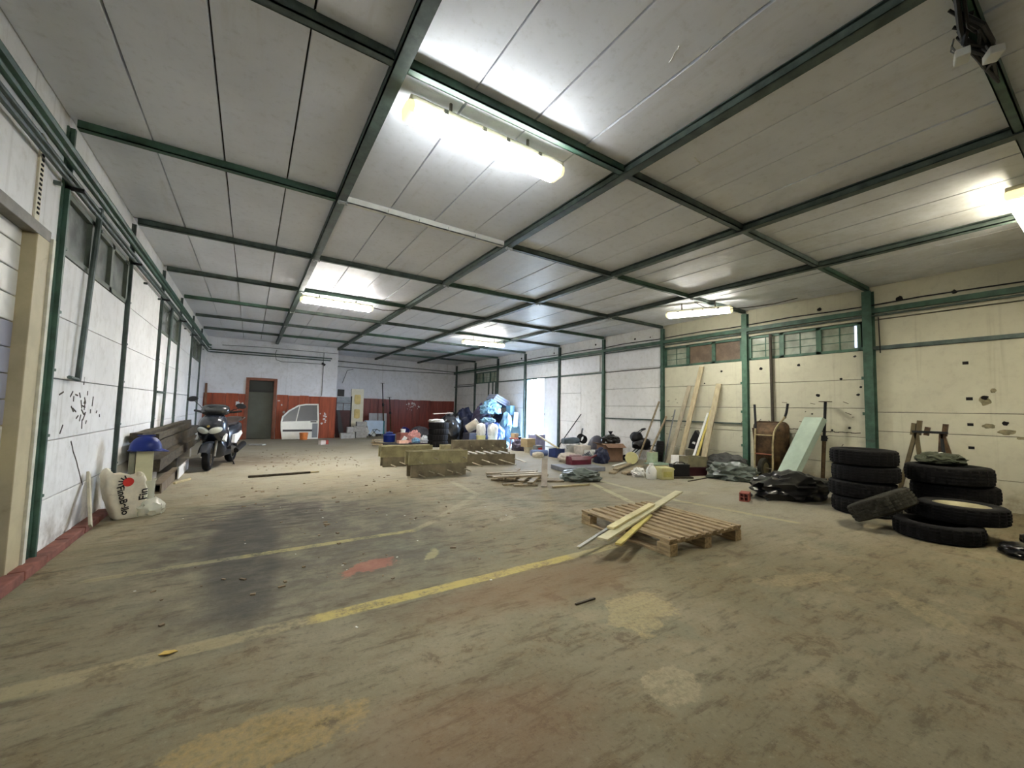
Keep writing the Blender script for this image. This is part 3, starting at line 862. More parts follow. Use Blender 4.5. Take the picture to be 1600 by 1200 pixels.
# ------------------------------------------------------------------ ceiling lamps
LAMPCAP = emit_mat('yellowed_lamp_cap', (1.0, 0.86, 0.42), 0.7)
def lamp(label, c, ang, length, col, strength, flank=0.25, group='fluorescent ceiling lamps'):
    t = thing('ceiling_lamp', label, 'lamp', c, ang, group)
    L, w, h = length / 2, 0.085, 0.07
    def ring(x, k, z0, z1, z2):
        return [(x, -w * k, z0), (x, -w * k * 0.92, z1), (x, -w * k * 0.55, z2), (x, w * k * 0.55, z2), (x, w * k * 0.92, z1), (x, w * k, z0)]
    # housing on top
    hs = MB().lohi((-L + 0.02, -w * 0.9, 0.022), (L - 0.02, w * 0.9, 0.07), bevel=0.012).build('housing', mat('lamp_housing', (206, 200, 176), 0.5), t)
    # glowing diffuser: bright underside, dimmer prismatic flanks
    zt, zm, zb = 0.022, -0.025, -0.05
    lo = lambda x: [(x, -w * 0.8, zb), (x, w * 0.8, zb)]
    df = MB().lohi((-L + 0.05, -w * 0.8, zb - 0.002), (L - 0.05, w * 0.8, zb)).build('diffuser', emit_mat('lamp_glow_%d' % len(bpy.data.materials), col, strength), t)
    m = MB()
    for s in (-1, 1):
        m.loft([[(x, s * w, zt), (x, s * w, zm), (x, s * w * 0.8, zb - 0.002), (x, s * w * 0.78, zb), (x, s * w * 0.95, zt)] for x in (-L + 0.05, L - 0.05)])
    m.build('diffuser_flanks', emit_mat('lamp_flank_%d' % len(bpy.data.materials), col, strength * flank), df)
    for s in (-1, 1):
        m = MB()
        ring2 = lambda x, k, dz: [(x, -w * k, zt), (x, -w * k, zm + dz), (x, -w * k * 0.8, zb + dz), (x, w * k * 0.8, zb + dz), (x, w * k, zm + dz), (x, w * k, zt)]
        m.loft([ring2(s * (L - 0.05), 1.0, 0), ring2(s * (L - 0.015), 0.95, .004), ring2(s * L, 0.62, .03)])
        m.build('end_cap', LAMPCAP, df)
    for i in (-0.6, -0.15, 0.15, 0.6):
        for s in (-1, 1):
            MB().box((i * L, s * w * 1.0, 0.035), (0.03, 0.012, 0.03)).build('clip', STEEL, hs)
    for i in (-0.5, 0.5):
        MB().cyl((i * L, 0, 0.07), (i * L, 0, ZC - c[2] + 0.01), 0.012, seg=8).build('hanger', STEEL, t)
    return t
lamp('large bright ceiling lamp with yellowed end caps close under the ceiling boards', (1.445, 2.63, 3.25), 0, 1.36, COOL, LAMP * 0.9)
lamp('warm ceiling lamp hung beside the second long beam above the scooter end', (1.37, 8.68, 3.26), 0, 1.36, WARM, LAMP * 1.75, flank=0.3)
lamp('ceiling lamp near the rubbish heap with a bright warm patch above it', (5.96, 10.95, 3.24), -0.07, 1.42, WARM, LAMP * 1.2, flank=0.3)
lamp('white ceiling lamp hung askew near the green framed windows', (7.3, 4.66, 3.22), -1.12, 1.2, DAY, LAMP * 0.7)
lamp('ceiling lamp above the black tyres', (6.25, 0.52, 3.25), 0, 1.36, AMBER, LAMP * 0.8)
cb = MB().tube([(8.2, 3.3, 3.36), (7.9, 3.55, 3.26), (7.6, 3.75, 3.2), (7.35, 4.1, 3.18), (7.1, 4.4, 3.24), (7.0, 4.55, 3.36)], 0.007, 6).build('lamp_cable', BLACKM, None, True, (7.6, 3.75, 3.2))
tag(cb, 'black cable drooping from the ceiling to the askew lamp', 'cable')
cb = MB().tube([(2.07, 8.7, 3.30), (2.25, 8.65, 3.27), (2.5, 8.6, 3.29), (2.7, 8.55, 3.36)], 0.007, 6).build('lamp_cable', BLACKM, None, True, (2.25, 8.65, 3.27))
tag(cb, 'short black cable looping from the warm lamp to the long beam', 'cable')

# junction boxes and cable tangle near the top right beam
for (x, y, a, lb) in ((3.24, 0.47, 0.25, 'white junction box nearer the middle of the ceiling, under the cable tangle'), (3.36, 0.37, 0.5, 'white junction box below the dark cross beam beside its twin')):
    t = thing('junction_box', lb, 'junction box', (x, y, 3.26), a, 'white junction boxes on the beam')
    MB().box((0, 0, 0), (0.09, 0.06, 0.045), bevel=0.006).build('case', WHITEP, t)
    for j in range(4):
        q = RND.uniform(-.03, .03)
        MB().tube([(q, 0.02, 0.02), (q + RND.uniform(-.02, .02), 0.04, 0.06), (q + RND.uniform(-.03, .03), 0.03, 0.10)], 0.004, 5).build('wire', GREYP, t)
cb = MB()
for j in range(9):
    x0 = 3.0 + j * 0.05
    cb.tube([(x0 - .15, 0.45 + RND.uniform(-.06, .04), 3.36), (x0 + RND.uniform(-.1, .1), 0.44 + RND.uniform(-.08, .04), 3.30 + RND.uniform(-.03, .03)), (x0 + .2, 0.42 + RND.uniform(-.06, .04), 3.33), (x0 + .45, 0.41, 3.36)], RND.uniform(.006, .014), 6)
cb = cb.build('cable_tangle', BLACKM, None, True, (3.2, 0.44, 3.33))
tag(cb, 'tangle of black cables along the dark cross beam beside the junction boxes', 'cables', kind='stuff')

# ------------------------------------------------------------------ tyres
def make_tyre(label, group, Rr, W, dusty=False, rim=False, m2=None):
    t = thing('tyre', label, 'tyre', (0, 0, 0), 0, group)
    mm = RUBBERG if dusty else RUBBER
    side = [(.62 * Rr, -.34 * W), (.66 * Rr, -.46 * W), (.80 * Rr, -.5 * W), (.92 * Rr, -.47 * W), (.965 * Rr, -.40 * W), (.965 * Rr, .40 * W), (.92 * Rr, .47 * W), (.80 * Rr, .5 * W), (.66 * Rr, .46 * W), (.62 * Rr, .34 * W), (.68 * Rr, .30 * W), (.86 * Rr, .36 * W), (.90 * Rr, 0), (.86 * Rr, -.36 * W), (.68 * Rr, -.30 * W)]
    MB().lathe(side, 40, close=True).build('sidewall', mm, t, smooth=60)
    pr = []
    nb = 5
    for i in range(nb):
        a = -.41 + .82 * i / nb
        b = -.41 + .82 * (i + 1) / nb
        g = 0.018
        drop = 0.955 if i in (0, nb - 1) else 0.985
        pr += [(0.962 * Rr, (a + g) * W), ((1.0 if 0 < i < nb - 1 else 0.985) * Rr, (a + g + .005) * W), ((1.0 if 0 < i < nb - 1 else 0.985) * Rr, (b - g - .005) * W), (0.962 * Rr, (b - g) * W)]
    pr += [(0.93 * Rr, .40 * W), (0.93 * Rr, -.40 * W)]
    m = MB().lathe(pr, 72, close=True)
    for v in m.bm.verts:
        r = math.hypot(v.co.x, v.co.y)
        if r > 0.97 * Rr:
            an = math.atan2(v.co.y, v.co.x)
            idx = int(round(an / (2 * PI) * 72)) % 72
            if idx % 3 == 0:
                v.co.x *= 0.968
                v.co.y *= 0.968
    m.build('tread', mm, t)
    if rim:
        rp = [(.02, .10 * W), (.2 * Rr, .12 * W), (.42 * Rr, .06 * W), (.5 * Rr, .22 * W), (.63 * Rr, .40 * W), (.64 * Rr, .36 * W), (.52 * Rr, .1 * W), (.5 * Rr, -.3 * W), (.02, -.3 * W)]
        rimo = MB().lathe(rp, 32).build('rim', mat('pale_wheel_rim', (150, 143, 112), 0.5, 0.2), t, smooth=30)
        for i in range(5):
            a = i * 2 * PI / 5
            MB().cyl((.28 * Rr * math.cos(a), .28 * Rr * math.sin(a), .08 * W), (.28 * Rr * math.cos(a), .28 * Rr * math.sin(a), .17 * W), .018, seg=6).build('wheel_nut', STEEL, rimo)
    return t
ty = make_tyre('x', 'tyres', 0.352, 0.205)
names4 = ['bottom', 'second from the bottom', 'third from the bottom', 'topmost']
for i in range(4):
    lab = 'black tyre, %s in the stack of four beside the black plastic heap' % names4[i]
    loc = (6.824 + RND.uniform(-.02, .02), 2.03 + RND.uniform(-.02, .02), 0.104 + 0.206 * i)
    if i == 0:
        ty.location, ty['label'], ty['group'] = loc, lab, 'tyres in the stack by the green post'
    else:
        copy_tree(ty, loc, (0, 0, i * 0.7), lab, 'tyres in the stack by the green post')
tb = make_tyre('x', 'tyres', 0.395, 0.222)
for i, (dx, dy) in enumerate([(-0.02, 0.02), (0.05, -0.03), (-0.02, 0.0)]):
    lab = 'wide black tyre, %s of the three below the dark olive cloth' % ['bottom', 'middle', 'topmost'][i]
    loc = (7.41 + dx, 1.36 + dy, 0.112 + 0.2225 * i)
    if i == 0:
        tb.location, tb['label'], tb['group'] = loc, lab, 'wide tyres stacked by the wall'
    else:
        copy_tree(tb, loc, (0, 0, i), lab, 'wide tyres stacked by the wall')
tf = make_tyre('black tyre lying flat under the tyre with a pale rim', 'tyres', 0.345, 0.17)
tf.location = (6.12, 1.22, 0.086)
del tf['group']
tr = make_tyre('black tyre with a pale rim lying on another tyre', 'tyres', 0.345, 0.18, rim=True)
tr.location = (6.405, 1.09, 0.263)
del tr['group']
tl = make_tyre('dusty worn tyre leaning on edge against the low tyres', 'tyres', 0.31, 0.2, dusty=True)
nrm = (Vector((0, 0, 1)) * math.cos(0.52) + Vector((-.28, .96, 0)) * math.sin(0.52) + Vector((0.96, .28, 0)) * 0.10).normalized()
tl.rotation_euler = nrm.to_track_quat('Z', 'Y').to_euler()
tl.location = (6.02, 1.635, 0.262)
del tl['group']
t4 = make_tyre('x', 'tyres', 0.32, 0.193)
for i in range(4):
    lab = 'slim black tyre, %s in the stack before the dark rubbish bags' % names4[i]
    loc = (5.084 + [0, -.01, .015, .01][i], 12.22, 0.097 + 0.1935 * i)
    if i == 0:
        t4.location, t4['label'], t4['group'] = loc, lab, 'tyres stacked before the rubbish heap'
    else:
        copy_tree(t4, loc, (0, 0, i * 0.8), lab, 'tyres stacked before the rubbish heap')
tw = make_tyre('dark tyre standing upright against the wall behind the leaning poles', 'tyres', 0.28, 0.18)
del tw['group']
tw.rotation_euler = Vector((-.62, .78, .12)).to_track_quat('Z', 'Y').to_euler()
tw.location = (8.36, 6.37, 0.285)

def bag(name, label, cat, c, size, m, seed, group=None, amp=0.2, wr=0.1, box=0.0, rot=0.0, flat=0.35, freq=2.2, knot=None, sub=4):
    if knot:
        t = thing(name, label, cat, c, 0, group)
        MB().blob((0, 0, 0), size, seed, sub, amp, freq, wr, flat, box, rot).build('body', m, t, smooth=True)
        top = size[2] * 0.93
        MB().loft([[(math.cos(a) * r, math.sin(a) * r, top + z) for a in [2 * PI * i / 9 for i in range(9)]] for r, z in ((.07, -.05), (.022, .03), (.05, .08), (.07, .11))]).build('knot', m, t, smooth=True)
        return t
    o = MB().blob(c, size, seed, sub, amp, freq, wr, flat, box, rot).build(name, m, None, True, c)
    return tag(o, label, cat, group)

# cloth over the wide tyres
o = bag('cloth', 'dark olive cloth lying on top of the three wide tyres', 'cloth', (7.45, 1.44, 0.672), (0.42, 0.40, 0.13), OLIVE, 3, amp=0.3, wr=0.25, rot=0.6)
o = MB().blob((7.42, 1.42, 0.80), (0.06, 0.05, 0.02), 2, 1).build('scrap', WHITEP, None, True, (7.42, 1.42, 0.80))
tag(o, 'small white scrap on the olive cloth', 'scrap')
bag('plastic_sack', 'black plastic lump on the floor at the foot of the tyres', 'sack', (6.05, 0.66, 0.0), (0.40, 0.26, 0.10), FILM, 8, amp=0.3, wr=0.2, rot=0.3)
bag('plastic_sack', 'second black plastic lump farther in beside the low tyres', 'sack', (6.5, 0.55, 0.0), (0.36, 0.3, 0.15), FILM, 9, amp=0.3, wr=0.2)

# ------------------------------------------------------------------ pallet with boards
t = thing('pallet', 'old wooden pallet carrying loose pale boards', 'pallet', (3.64, 2.80, 0), -0.04)
hx, hy = 0.53, 0.58
for i in range(3):
    x = -hx + 0.05 + i * (hx - 0.05)
    MB().lohi((x - 0.05, -hy, 0.0), (x + 0.05, hy, 0.02), bevel=0.003).build('bottom_board', PALLETW, t)
    for j in range(3):
        y = -hy + 0.07 + j * (hy - 0.07)
        MB().lohi((x - 0.05, y - 0.07, 0.02), (x + 0.05, y + 0.07, 0.10), bevel=0.004).build('block', PALLETW, t)
for j in range(3):
    y = -hy + 0.06 + j * (hy - 0.06)
    MB().lohi((-hx, y - 0.05, 0.10), (hx, y + 0.05, 0.122), bevel=0.003).build('stringer', PALLETW, t)
xs_ = [-hx + 0.05, -0.345, -0.235, -0.125, -0.01, 0.105, 0.22, 0.335, 0.44, 0.505]
for i, x in enumerate(xs_):
    w = 0.10 if i == 0 else (0.045 if i == 9 else 0.062) + RND.uniform(-.006, .006)
    MB().box((x, RND.uniform(-.008, .008), 0.133), (w, hy * 2, 0.022), (0, 0, RND.uniform(-.008, .008)), bevel=0.003).build('slat', PALLETW, t)
for i in (0, 4, 8):
    for y in (-hy + .05, hy - .05):
        MB().cyl((xs_[i] + .01, y, 0.143), (xs_[i] + .01, y, 0.147), .006, seg=6).build('nail', BLACKM, t)
def plank(name, label, p0, p1, w, h, m, cat='plank', group=None, up=(0, 0, 1)):
    o = MB().bar(p0, p1, w, h, up, bevel=min(w, h) * 0.12).build(name, m, None, False, p0)
    return tag(o, label, cat, group)
plank('board', 'wide cream board lying across the pallet', (2.50, 2.46, 0.1775), (4.9, 3.42, 0.182), 0.095, 0.022, CREAMB)
plank('board', 'narrow pale board on top of the wide cream board', (2.74, 2.60, 0.203), (3.85, 3.03, 0.206), 0.07, 0.022, mat('fresh_pine', (196, 184, 136), 0.6))
plank('board', 'yellow painted board on the pallet under the cream board', (2.58, 2.36, 0.155), (3.6, 2.86, 0.155), 0.055, 0.018, YELLOWB)
plank('metal_profile', 'thin grey metal profile sticking out below the boards on the pallet', (2.38, 2.62, 0.083), (3.28, 2.865, 0.188), 0.03, 0.018, mat('bright_aluminium', (188, 186, 176), 0.4, 0.5), 'profile')

# ------------------------------------------------------------------ formwork boxes (pairs of boards tied with rods)
def formwork(label, p0, p1, h, gap, z, m, n, group='formwork boxes with tie rods', rods=True, reach=0.3):
    p0, p1 = Vector((*p0, z)), Vector((*p1, z))
    d = (p1 - p0).normalized()
    nrm = Vector((d.y, -d.x, 0))
    t = thing('formwork_box', label, 'formwork', p0, 0, group)
    for s in (0, 1):
        off = -nrm * gap * s
        MB().bar(p0 + off + Vector((0, 0, h / 2)), p1 + off + Vector((0, 0, h / 2)), 0.035, h, bevel=0.004).build('board', m, t, world=True)
    L = (p1 - p0).length
    for i in range(n):
        q = p0 + d * (L * (i + 0.5) / n)
        zz = h * (0.35 + 0.25 * (i % 2))
        a = q + nrm * reach * (0.6 + 0.4 * RND.random()) + d * reach * 0.5 + Vector((0, 0, zz - 0.05))
        b = q - nrm * (gap + 0.12) + Vector((0, 0, zz + 0.02)) - d * 0.05
        if rods:
            MB().cyl(a, b, 0.011, seg=6).build('tie_rod', mat('pale_rod', (186, 176, 150), 0.5, 0.3), t, world=True)
    for f in (0.14, 0.86):
        q = p0 + d * L * f - nrm * gap / 2
        MB().bar(q + nrm * (gap / 2 - .018) + Vector((0, 0, h * .45)), q - nrm * (gap / 2 - .018) + Vector((0, 0, h * .45)), 0.03, h * .8).build('spacer', m, t, world=True)
    return t
formwork('low dark formwork box under the olive board pair, left end of the row', (2.32, 8.42), (3.20, 8.36), 0.195, 0.22, 0.0, FORMD, 5)
formwork('olive green formwork box on top of the dark one beside the blue canister', (2.27, 8.42), (3.36, 8.36), 0.23, 0.20, 0.196, FORMW, 4, rods=False)
formwork('scuffed brown formwork box lowest in the front stack', (2.41, 6.96), (3.47, 6.95), 0.215, 0.22, 0.0, FORMD, 6, reach=0.22)
formwork('olive formwork box with rods on top of the front stack', (2.37, 6.98), (3.50, 6.96), 0.235, 0.20, 0.216, FORMW, 4, reach=0.16)
formwork('formwork box with pale slats across its top beside the loose timber', (3.92, 7.95), (5.08, 7.72), 0.24, 0.32, 0.0, FORMD, 6, reach=0.4)
for i in range(6):
    x = 4.0 + i * 0.18
    plank('slat', 'pale slat laid across the formwork box', (x, 7.9 - i * 0.035, 0.252), (x + 0.06, 8.42 - i * 0.04, 0.252), 0.05, 0.02, mat('bleached_wood', (196, 190, 180), 0.6), 'slat', 'pale slats on the formwork')
formwork('grey brown formwork box standing behind the slatted one', (4.15, 8.98), (5.50, 8.70), 0.24, 0.24, 0.0, FORMD, 5, reach=0.3)
formwork('formwork box with rods on top of the grey brown one', (4.12, 8.97), (5.46, 8.71), 0.22, 0.18, 0.241, FORMD, 5, reach=0.08)
formwork('short formwork box in front of the slim tyres', (4.20, 9.85), (4.80, 9.75), 0.27, 0.2, 0.0, FORMW, 2, rods=False)

# ------------------------------------------------------------------ loose timber heap in the middle
def layer(cx, cy, ang, z, n, gap, L, w, h, m_, labs):
    d = Vector((math.cos(ang), math.sin(ang), 0))
    q = Vector((-d.y, d.x, 0))
    for i in range(n):
        c = Vector((cx, cy, z)) + q * (i - (n - 1) / 2) * gap + d * RND.uniform(-.12, .12)
        l = L * RND.uniform(.85, 1.1) / 2
        plank('plank', labs[i], tuple(c - d * l), tuple(c + d * l), w * RND.uniform(.85, 1.0), h, m_, group='loose timber heap')
layer(4.20, 6.15, -0.55, .016, 5, .16, 1.15, .12, .03, TIMBER, ['bottom plank of the loose timber heap on the %s side' % q for q in ('pallet', 'pale batten', 'middle', 'formwork', 'red machine')])
layer(4.22, 6.12, 0.75, .049, 4, .18, 1.2, .11, .03, TIMBER, ['second layer plank of the loose timber heap, %s' % q for q in ('beside the plastic sack', 'next to the one beside the sack', 'next to the outermost one', 'outermost toward the formwork boxes')])
layer(4.15, 6.10, -0.15, .082, 3, .20, .95, .10, .03, mat('bleached_grey_plank', (164, 152, 128), .75), ['topmost plank of the loose timber heap, %s' % q for q in ('nearest the pale batten', 'in the middle', 'nearest the slatted formwork')])
plank('batten', 'thin pale batten on the floor at the tip of the timber heap', (4.12, 5.16, .014), (4.82, 5.06, .014), .05, .026, PINE)
plank('batten', 'grey batten with a sawn end lying before the timber heap', (3.62, 5.52, .016), (4.02, 5.42, .016), .06, .03, TIMBER)
plank('batten', 'second grey batten beside the sawn one before the timber heap', (3.50, 5.66, .016), (3.86, 5.62, .016), .06, .03, TIMBER)
plank('upright_plank', 'grey plank leaning upright on the loose timber heap', (4.02, 5.24, 0.01), (4.30, 5.60, 0.40), 0.10, 0.025, mat('pale_grey_wood', (164, 154, 140), 0.7))
bag('plastic_sack', 'flattened grey green plastic sack beside the loose timber', 'sack', (5.02, 5.48, 0.0), (0.62, 0.46, 0.2), GREYFILM, 21, amp=0.25, wr=0.25, rot=-0.6)

# ------------------------------------------------------------------ cement bag, helmet stand and timber on the left
def cement_bag():
    t = thing('cement_bag', 'white paper bag with red emblem and black lettering slumped by the wall', 'bag', (-1.03, 5.86, 0), 0.42)
    w, d, h = 0.33, 0.22, 0.47
    rings = []
    N = 40
    prof = [(0.0, .70), (0.02, .80), (0.10, .88), (0.16, .93), (0.22, .99), (0.28, 1.0), (0.34, 1.04), (0.40, 1.0), (0.45, 1.03), (0.49, .94), (0.485, .84), (0.43, .78)]
    for z, k in prof:
        r = []
        for i in range(N):
            a = 2 * PI * i / N
            ca, sa = math.cos(a), math.sin(a)
            e = 0.34
            x = math.copysign(abs(ca) ** e, ca) * w / 2 * k
            y = math.copysign(abs(sa) ** e, sa) * d / 2 * k
            n = noise.noise(Vector((x * 11, y * 11, z * 14 + 3))) * 0.03
            zz = z + (0.03 * math.sin(a * 2 + 1) + 0.05 * noise.noise(Vector((x * 8, y * 8, 1))) if z > .42 else 0) - (0.10 * max(0, x) / w if z > .3 else 0)
            r.append((x * (1 + n * 4) - (0.06 * z / h), y * (1 + n * 4), zz))
        rings.append(r)
    m = MB().loft(rings)
    m.bm.faces.ensure_lookup_table()
    bmesh.ops.recalc_face_normals(m.bm, faces=m.bm.faces[:])
    bvh = BVHTree.FromBMesh(m.bm)
    m.build('paper', mat('cream_paper', (222, 214, 192), 0.7, var=0.12, scale=9, dirt=0.1, dirtcol=(150, 130, 100)), t, smooth=50)
    def paste(bm, M, name, mt, dvec):
        for v in bm.verts:
            p = M @ v.co
            hit = bvh.ray_cast(p, Vector(dvec), 1.0)
            v.co = (hit[0] - Vector(dvec) * 0.009) if hit[0] is not None else p + Vector(dvec) * 0.12
        me = bpy.data.meshes.new(name)
        bm.to_mesh(me)
        bm.free()
        me.materials.append(mt)
        o = bpy.data.objects.new(name, me)
        C.objects.link(o)
        o.parent = t
    def text(body, size):
        cu = bpy.data.curves.new('txt', 'FONT')
        cu.body = body
        cu.size = size
        cu.offset = 0.0022
        cu.align_x, cu.align_y = 'CENTER', 'CENTER'
        ob = bpy.data.objects.new('txt', cu)
        C.objects.link(ob)
        dg = bpy.context.evaluated_depsgraph_get()
        me = bpy.data.meshes.new_from_object(ob.evaluated_get(dg))
        bpy.data.objects.remove(ob)
        b = bmesh.new()
        b.from_mesh(me)
        bmesh.ops.triangulate(b, faces=b.faces[:])
        for _ in range(2):
            bmesh.ops.subdivide_edges(b, edges=b.edges[:], cuts=1, use_grid_fill=True)
            bmesh.ops.triangulate(b, faces=b.faces[:])
        return b
    front = (0, 1, 0)
    MX = lambda x, z, ang: Matrix.Translation((x, -0.3, z)) @ Matrix.Rotation(PI / 2, 4, 'X') @ Matrix.Rotation(ang, 4, 'Z')
    paste(text('FinoBello', 0.082), MX(-0.075, 0.20, -PI / 2 + 0.22), 'lettering', INK, front)
    paste(text('Fin', 0.105), MX(0.088, 0.24, PI / 2 + 0.05), 'lettering', INK, front)
    b = bmesh.new()
    bmesh.ops.create_circle(b, cap_ends=True, radius=0.045, segments=20)
    bmesh.ops.subdivide_edges(b, edges=b.edges[:], cuts=1)
    paste(b, MX(-0.045, 0.385, 0), 'red_emblem', REDC, front)
    b = bmesh.new()
    for i in range(5):
        a = 1.9 + i * 0.5
        bmesh.ops.create_grid(b, x_segments=2, y_segments=2, size=1, matrix=Matrix.Translation((0.055 * math.cos(a), 0.055 * math.sin(a), 0)) @ Matrix.Rotation(a, 4, 'Z') @ Matrix.Diagonal((0.018, 0.006, 1, 1)))
    paste(b, MX(-0.052, 0.385, 0), 'black_emblem', INK, front)
    MB().blob((0.17, -0.06, 0.0), (0.22, 0.22, 0.16), 5, 3, 0.3, 2.5, 0.3, 0.3).build('torn_plastic', SHEET, t, smooth=True)
cement_bag()
t = thing('wrapped_post', 'cream foam post wrapped in clear plastic carrying a blue helmet', 'post', (-0.985, 6.22, 0), 0.15)
MB().lohi((-0.075, -0.06, 0), (0.075, 0.06, 0.66), bevel=0.008).build('core', mat('cream_foam_core', (204, 200, 162), 0.7, var=0.08), t)
MB().lohi((-0.135, -0.03, 0), (-0.08, 0.05, 0.64), bevel=0.006).build('side_strip', mat('grey_foam_strip', (128, 128, 108), 0.7), t)
rg = []
for z, k in ((0.0, 1.5), (0.03, 1.35), (0.1, 1.15), (0.2, 1.08), (0.30, 1.12), (0.33, 1.2)):
    r = []
    for i in range(20):
        a = 2 * PI * i / 20
        e = 1 + 0.12 * noise.noise(Vector((math.cos(a) * 3, math.sin(a) * 3, z * 8)))
        r.append((0.115 * k * math.cos(a) * e - 0.02, 0.10 * k * math.sin(a) * e, z))
    rg.append(r)
MB().loft(rg, cap=False).build('plastic_wrap', SHEET, t, smooth=True)
t = thing('safety_helmet', 'blue safety helmet on top of the wrapped foam post', 'helmet', (-0.985, 6.22, 0.66), 0.1)
rings = []
for i in range(9):
    a = i / 8 * PI / 2
    rr, zz = math.cos(a), math.sin(a)
    rings.append([(0.145 * max(rr, .02) * math.cos(b), 0.115 * max(rr, .02) * math.sin(b), 0.015 + 0.158 * zz + 0.006 * (abs(math.sin(b)) < .25) * rr) for b in [2 * PI * j / 28 for j in range(28)]])
MB().loft(rings).build('shell', BLUE, t, smooth=True)
m = MB()
ou = [(0.155 * math.cos(b) + (0.055 * max(0, math.cos(b)) ** 2), 0.123 * math.sin(b), 0.012 - 0.022 * max(0, math.cos(b)) ** 2) for b in [2 * PI * j / 28 for j in range(28)]]
inn = [(0.13 * math.cos(b), 0.10 * math.sin(b), 0.024) for b in [2 * PI * j / 28 for j in range(28)]]
m.loft([inn, ou, [(x, y, z - 0.008) for x, y, z in ou], [(x, y, 0.004) for x, y, z in inn]], cap=False).build('brim', BLUE, t, smooth=50)
MB().box((0.0, 0, 0.174), (0.16, 0.022, 0.012), bevel=0.004).build('ridge', BLUE, t)
plank('leaning_board', 'short cream board leaning on the wall behind the paper bag', (-1.17, 5.25, 0.075), (-1.285, 5.56, 0.52), 0.07, 0.02, mat('pale_dirty_board', (188, 180, 156), 0.7, var=0.2), up=(1, 0, 0))

# stack of old beams along the left wall
m = []
beams = [(-1.13, 6.75, 12.6, 0.58, .16, .18, 0), (-1.21, 7.0, 12.2, 0.75, .12, .12, .01), (-1.02, 6.9, 11.9, 0.40, .15, .15, 0), (-1.19, 7.1, 12.4, 0.40, .12, .15, 0), (-1.075, 7.4, 11.0, 0.735, .07, .08, .02)]
bl = ['thick dark beam, upper of the old timbers along the wall', 'topmost dark plank on the old timbers along the wall', 'dark beam facing the scooter, lower in the old timber stack', 'lower dark beam against the wall in the old timber stack', 'thin rough batten lying on top of the thick upper beam']
for (x, y0, y1, z, w, h, tw_), lb in zip(beams, bl):
    rr = []
    for i in range(13):
        y = y0 + (y1 - y0) * i / 12
        j = lambda s: RND.uniform(-.008, .008)
        rr.append([(x - w / 2 + j(0), y, z - h / 2 + j(0)), (x + w / 2 + j(0), y, z - h / 2 + j(0)), (x + w / 2 + j(0), y, z + h / 2 + j(0)), (x - w / 2 + j(0), y, z + h / 2 + j(0))])
    o = MB().loft(rr).build('old_beam', DARKW, None, False, (x, y0, z))
    tag(o, lb, 'beam', 'old timbers along the wall')
for y, w_ in ((7.5, 'square tube side'), (9.6, 'middle'), (11.6, 'scooter side')):
    o = MB().box((-1.17, y, 0.155), (0.2, 0.2, 0.31), (0, 0, RND.uniform(-.1, .1)), bevel=0.01).build('support_block', mat('grey_support_block', (150, 142, 128), 0.8, dirt=0.3), None, False, (-1.17, y, 0))
    tag(o, '%s rough block under the old timber stack' % w_, 'block', 'blocks under the old timbers')
plank('white_board', 'pale board lying on edge under the old timbers', (-0.905, 8.3, 0.10), (-0.905, 9.5, 0.10), 0.02, 0.18, WHITEB, up=(0, 0, 1))
t = thing('box_section', 'rough hollow square tube on the floor by the helmet post', 'tube', (-0.99, 7.15, 0.0), 0)
for (a, b) in (((-.05, 0, 0), (.05, 1.7, .02)), ((-.05, 0, .11), (.05, 1.7, .13)), ((-.05, 0, .02), (-.032, 1.7, .11)), ((.032, 0, .02), (.05, 1.7, .11))):
    MB().lohi(a, b).build('side', mat('dirty_grey_tube', (112, 100, 82), 0.8, dirt=0.4), t)
plank('stick', 'short pale stick on the floor beside the square tube', (-0.89, 7.84, 0.018), (-0.74, 8.2, 0.018), 0.035, 0.03, PINE, 'stick')
plank('rough_strip', 'split dark strip of wood lying alone on the dusty floor', (0.03, 8.04, 0.02), (0.97, 8.16, 0.02), 0.05, 0.035, DARKW, 'strip')
plank('thin_lath', 'thin pale lath touching the split dark strip', (0.6, 8.18, 0.012), (1.12, 8.22, 0.012), 0.02, 0.02, PINE, 'lath')
plank('corner_post', 'brown timber leaning upright in the back corner', (-1.22, 16.45, 0), (-1.25, 16.5, 1.86), 0.09, 0.06, mat('brown_timber', (124, 88, 62), 0.7), 'timber', up=(1, 0, 0))

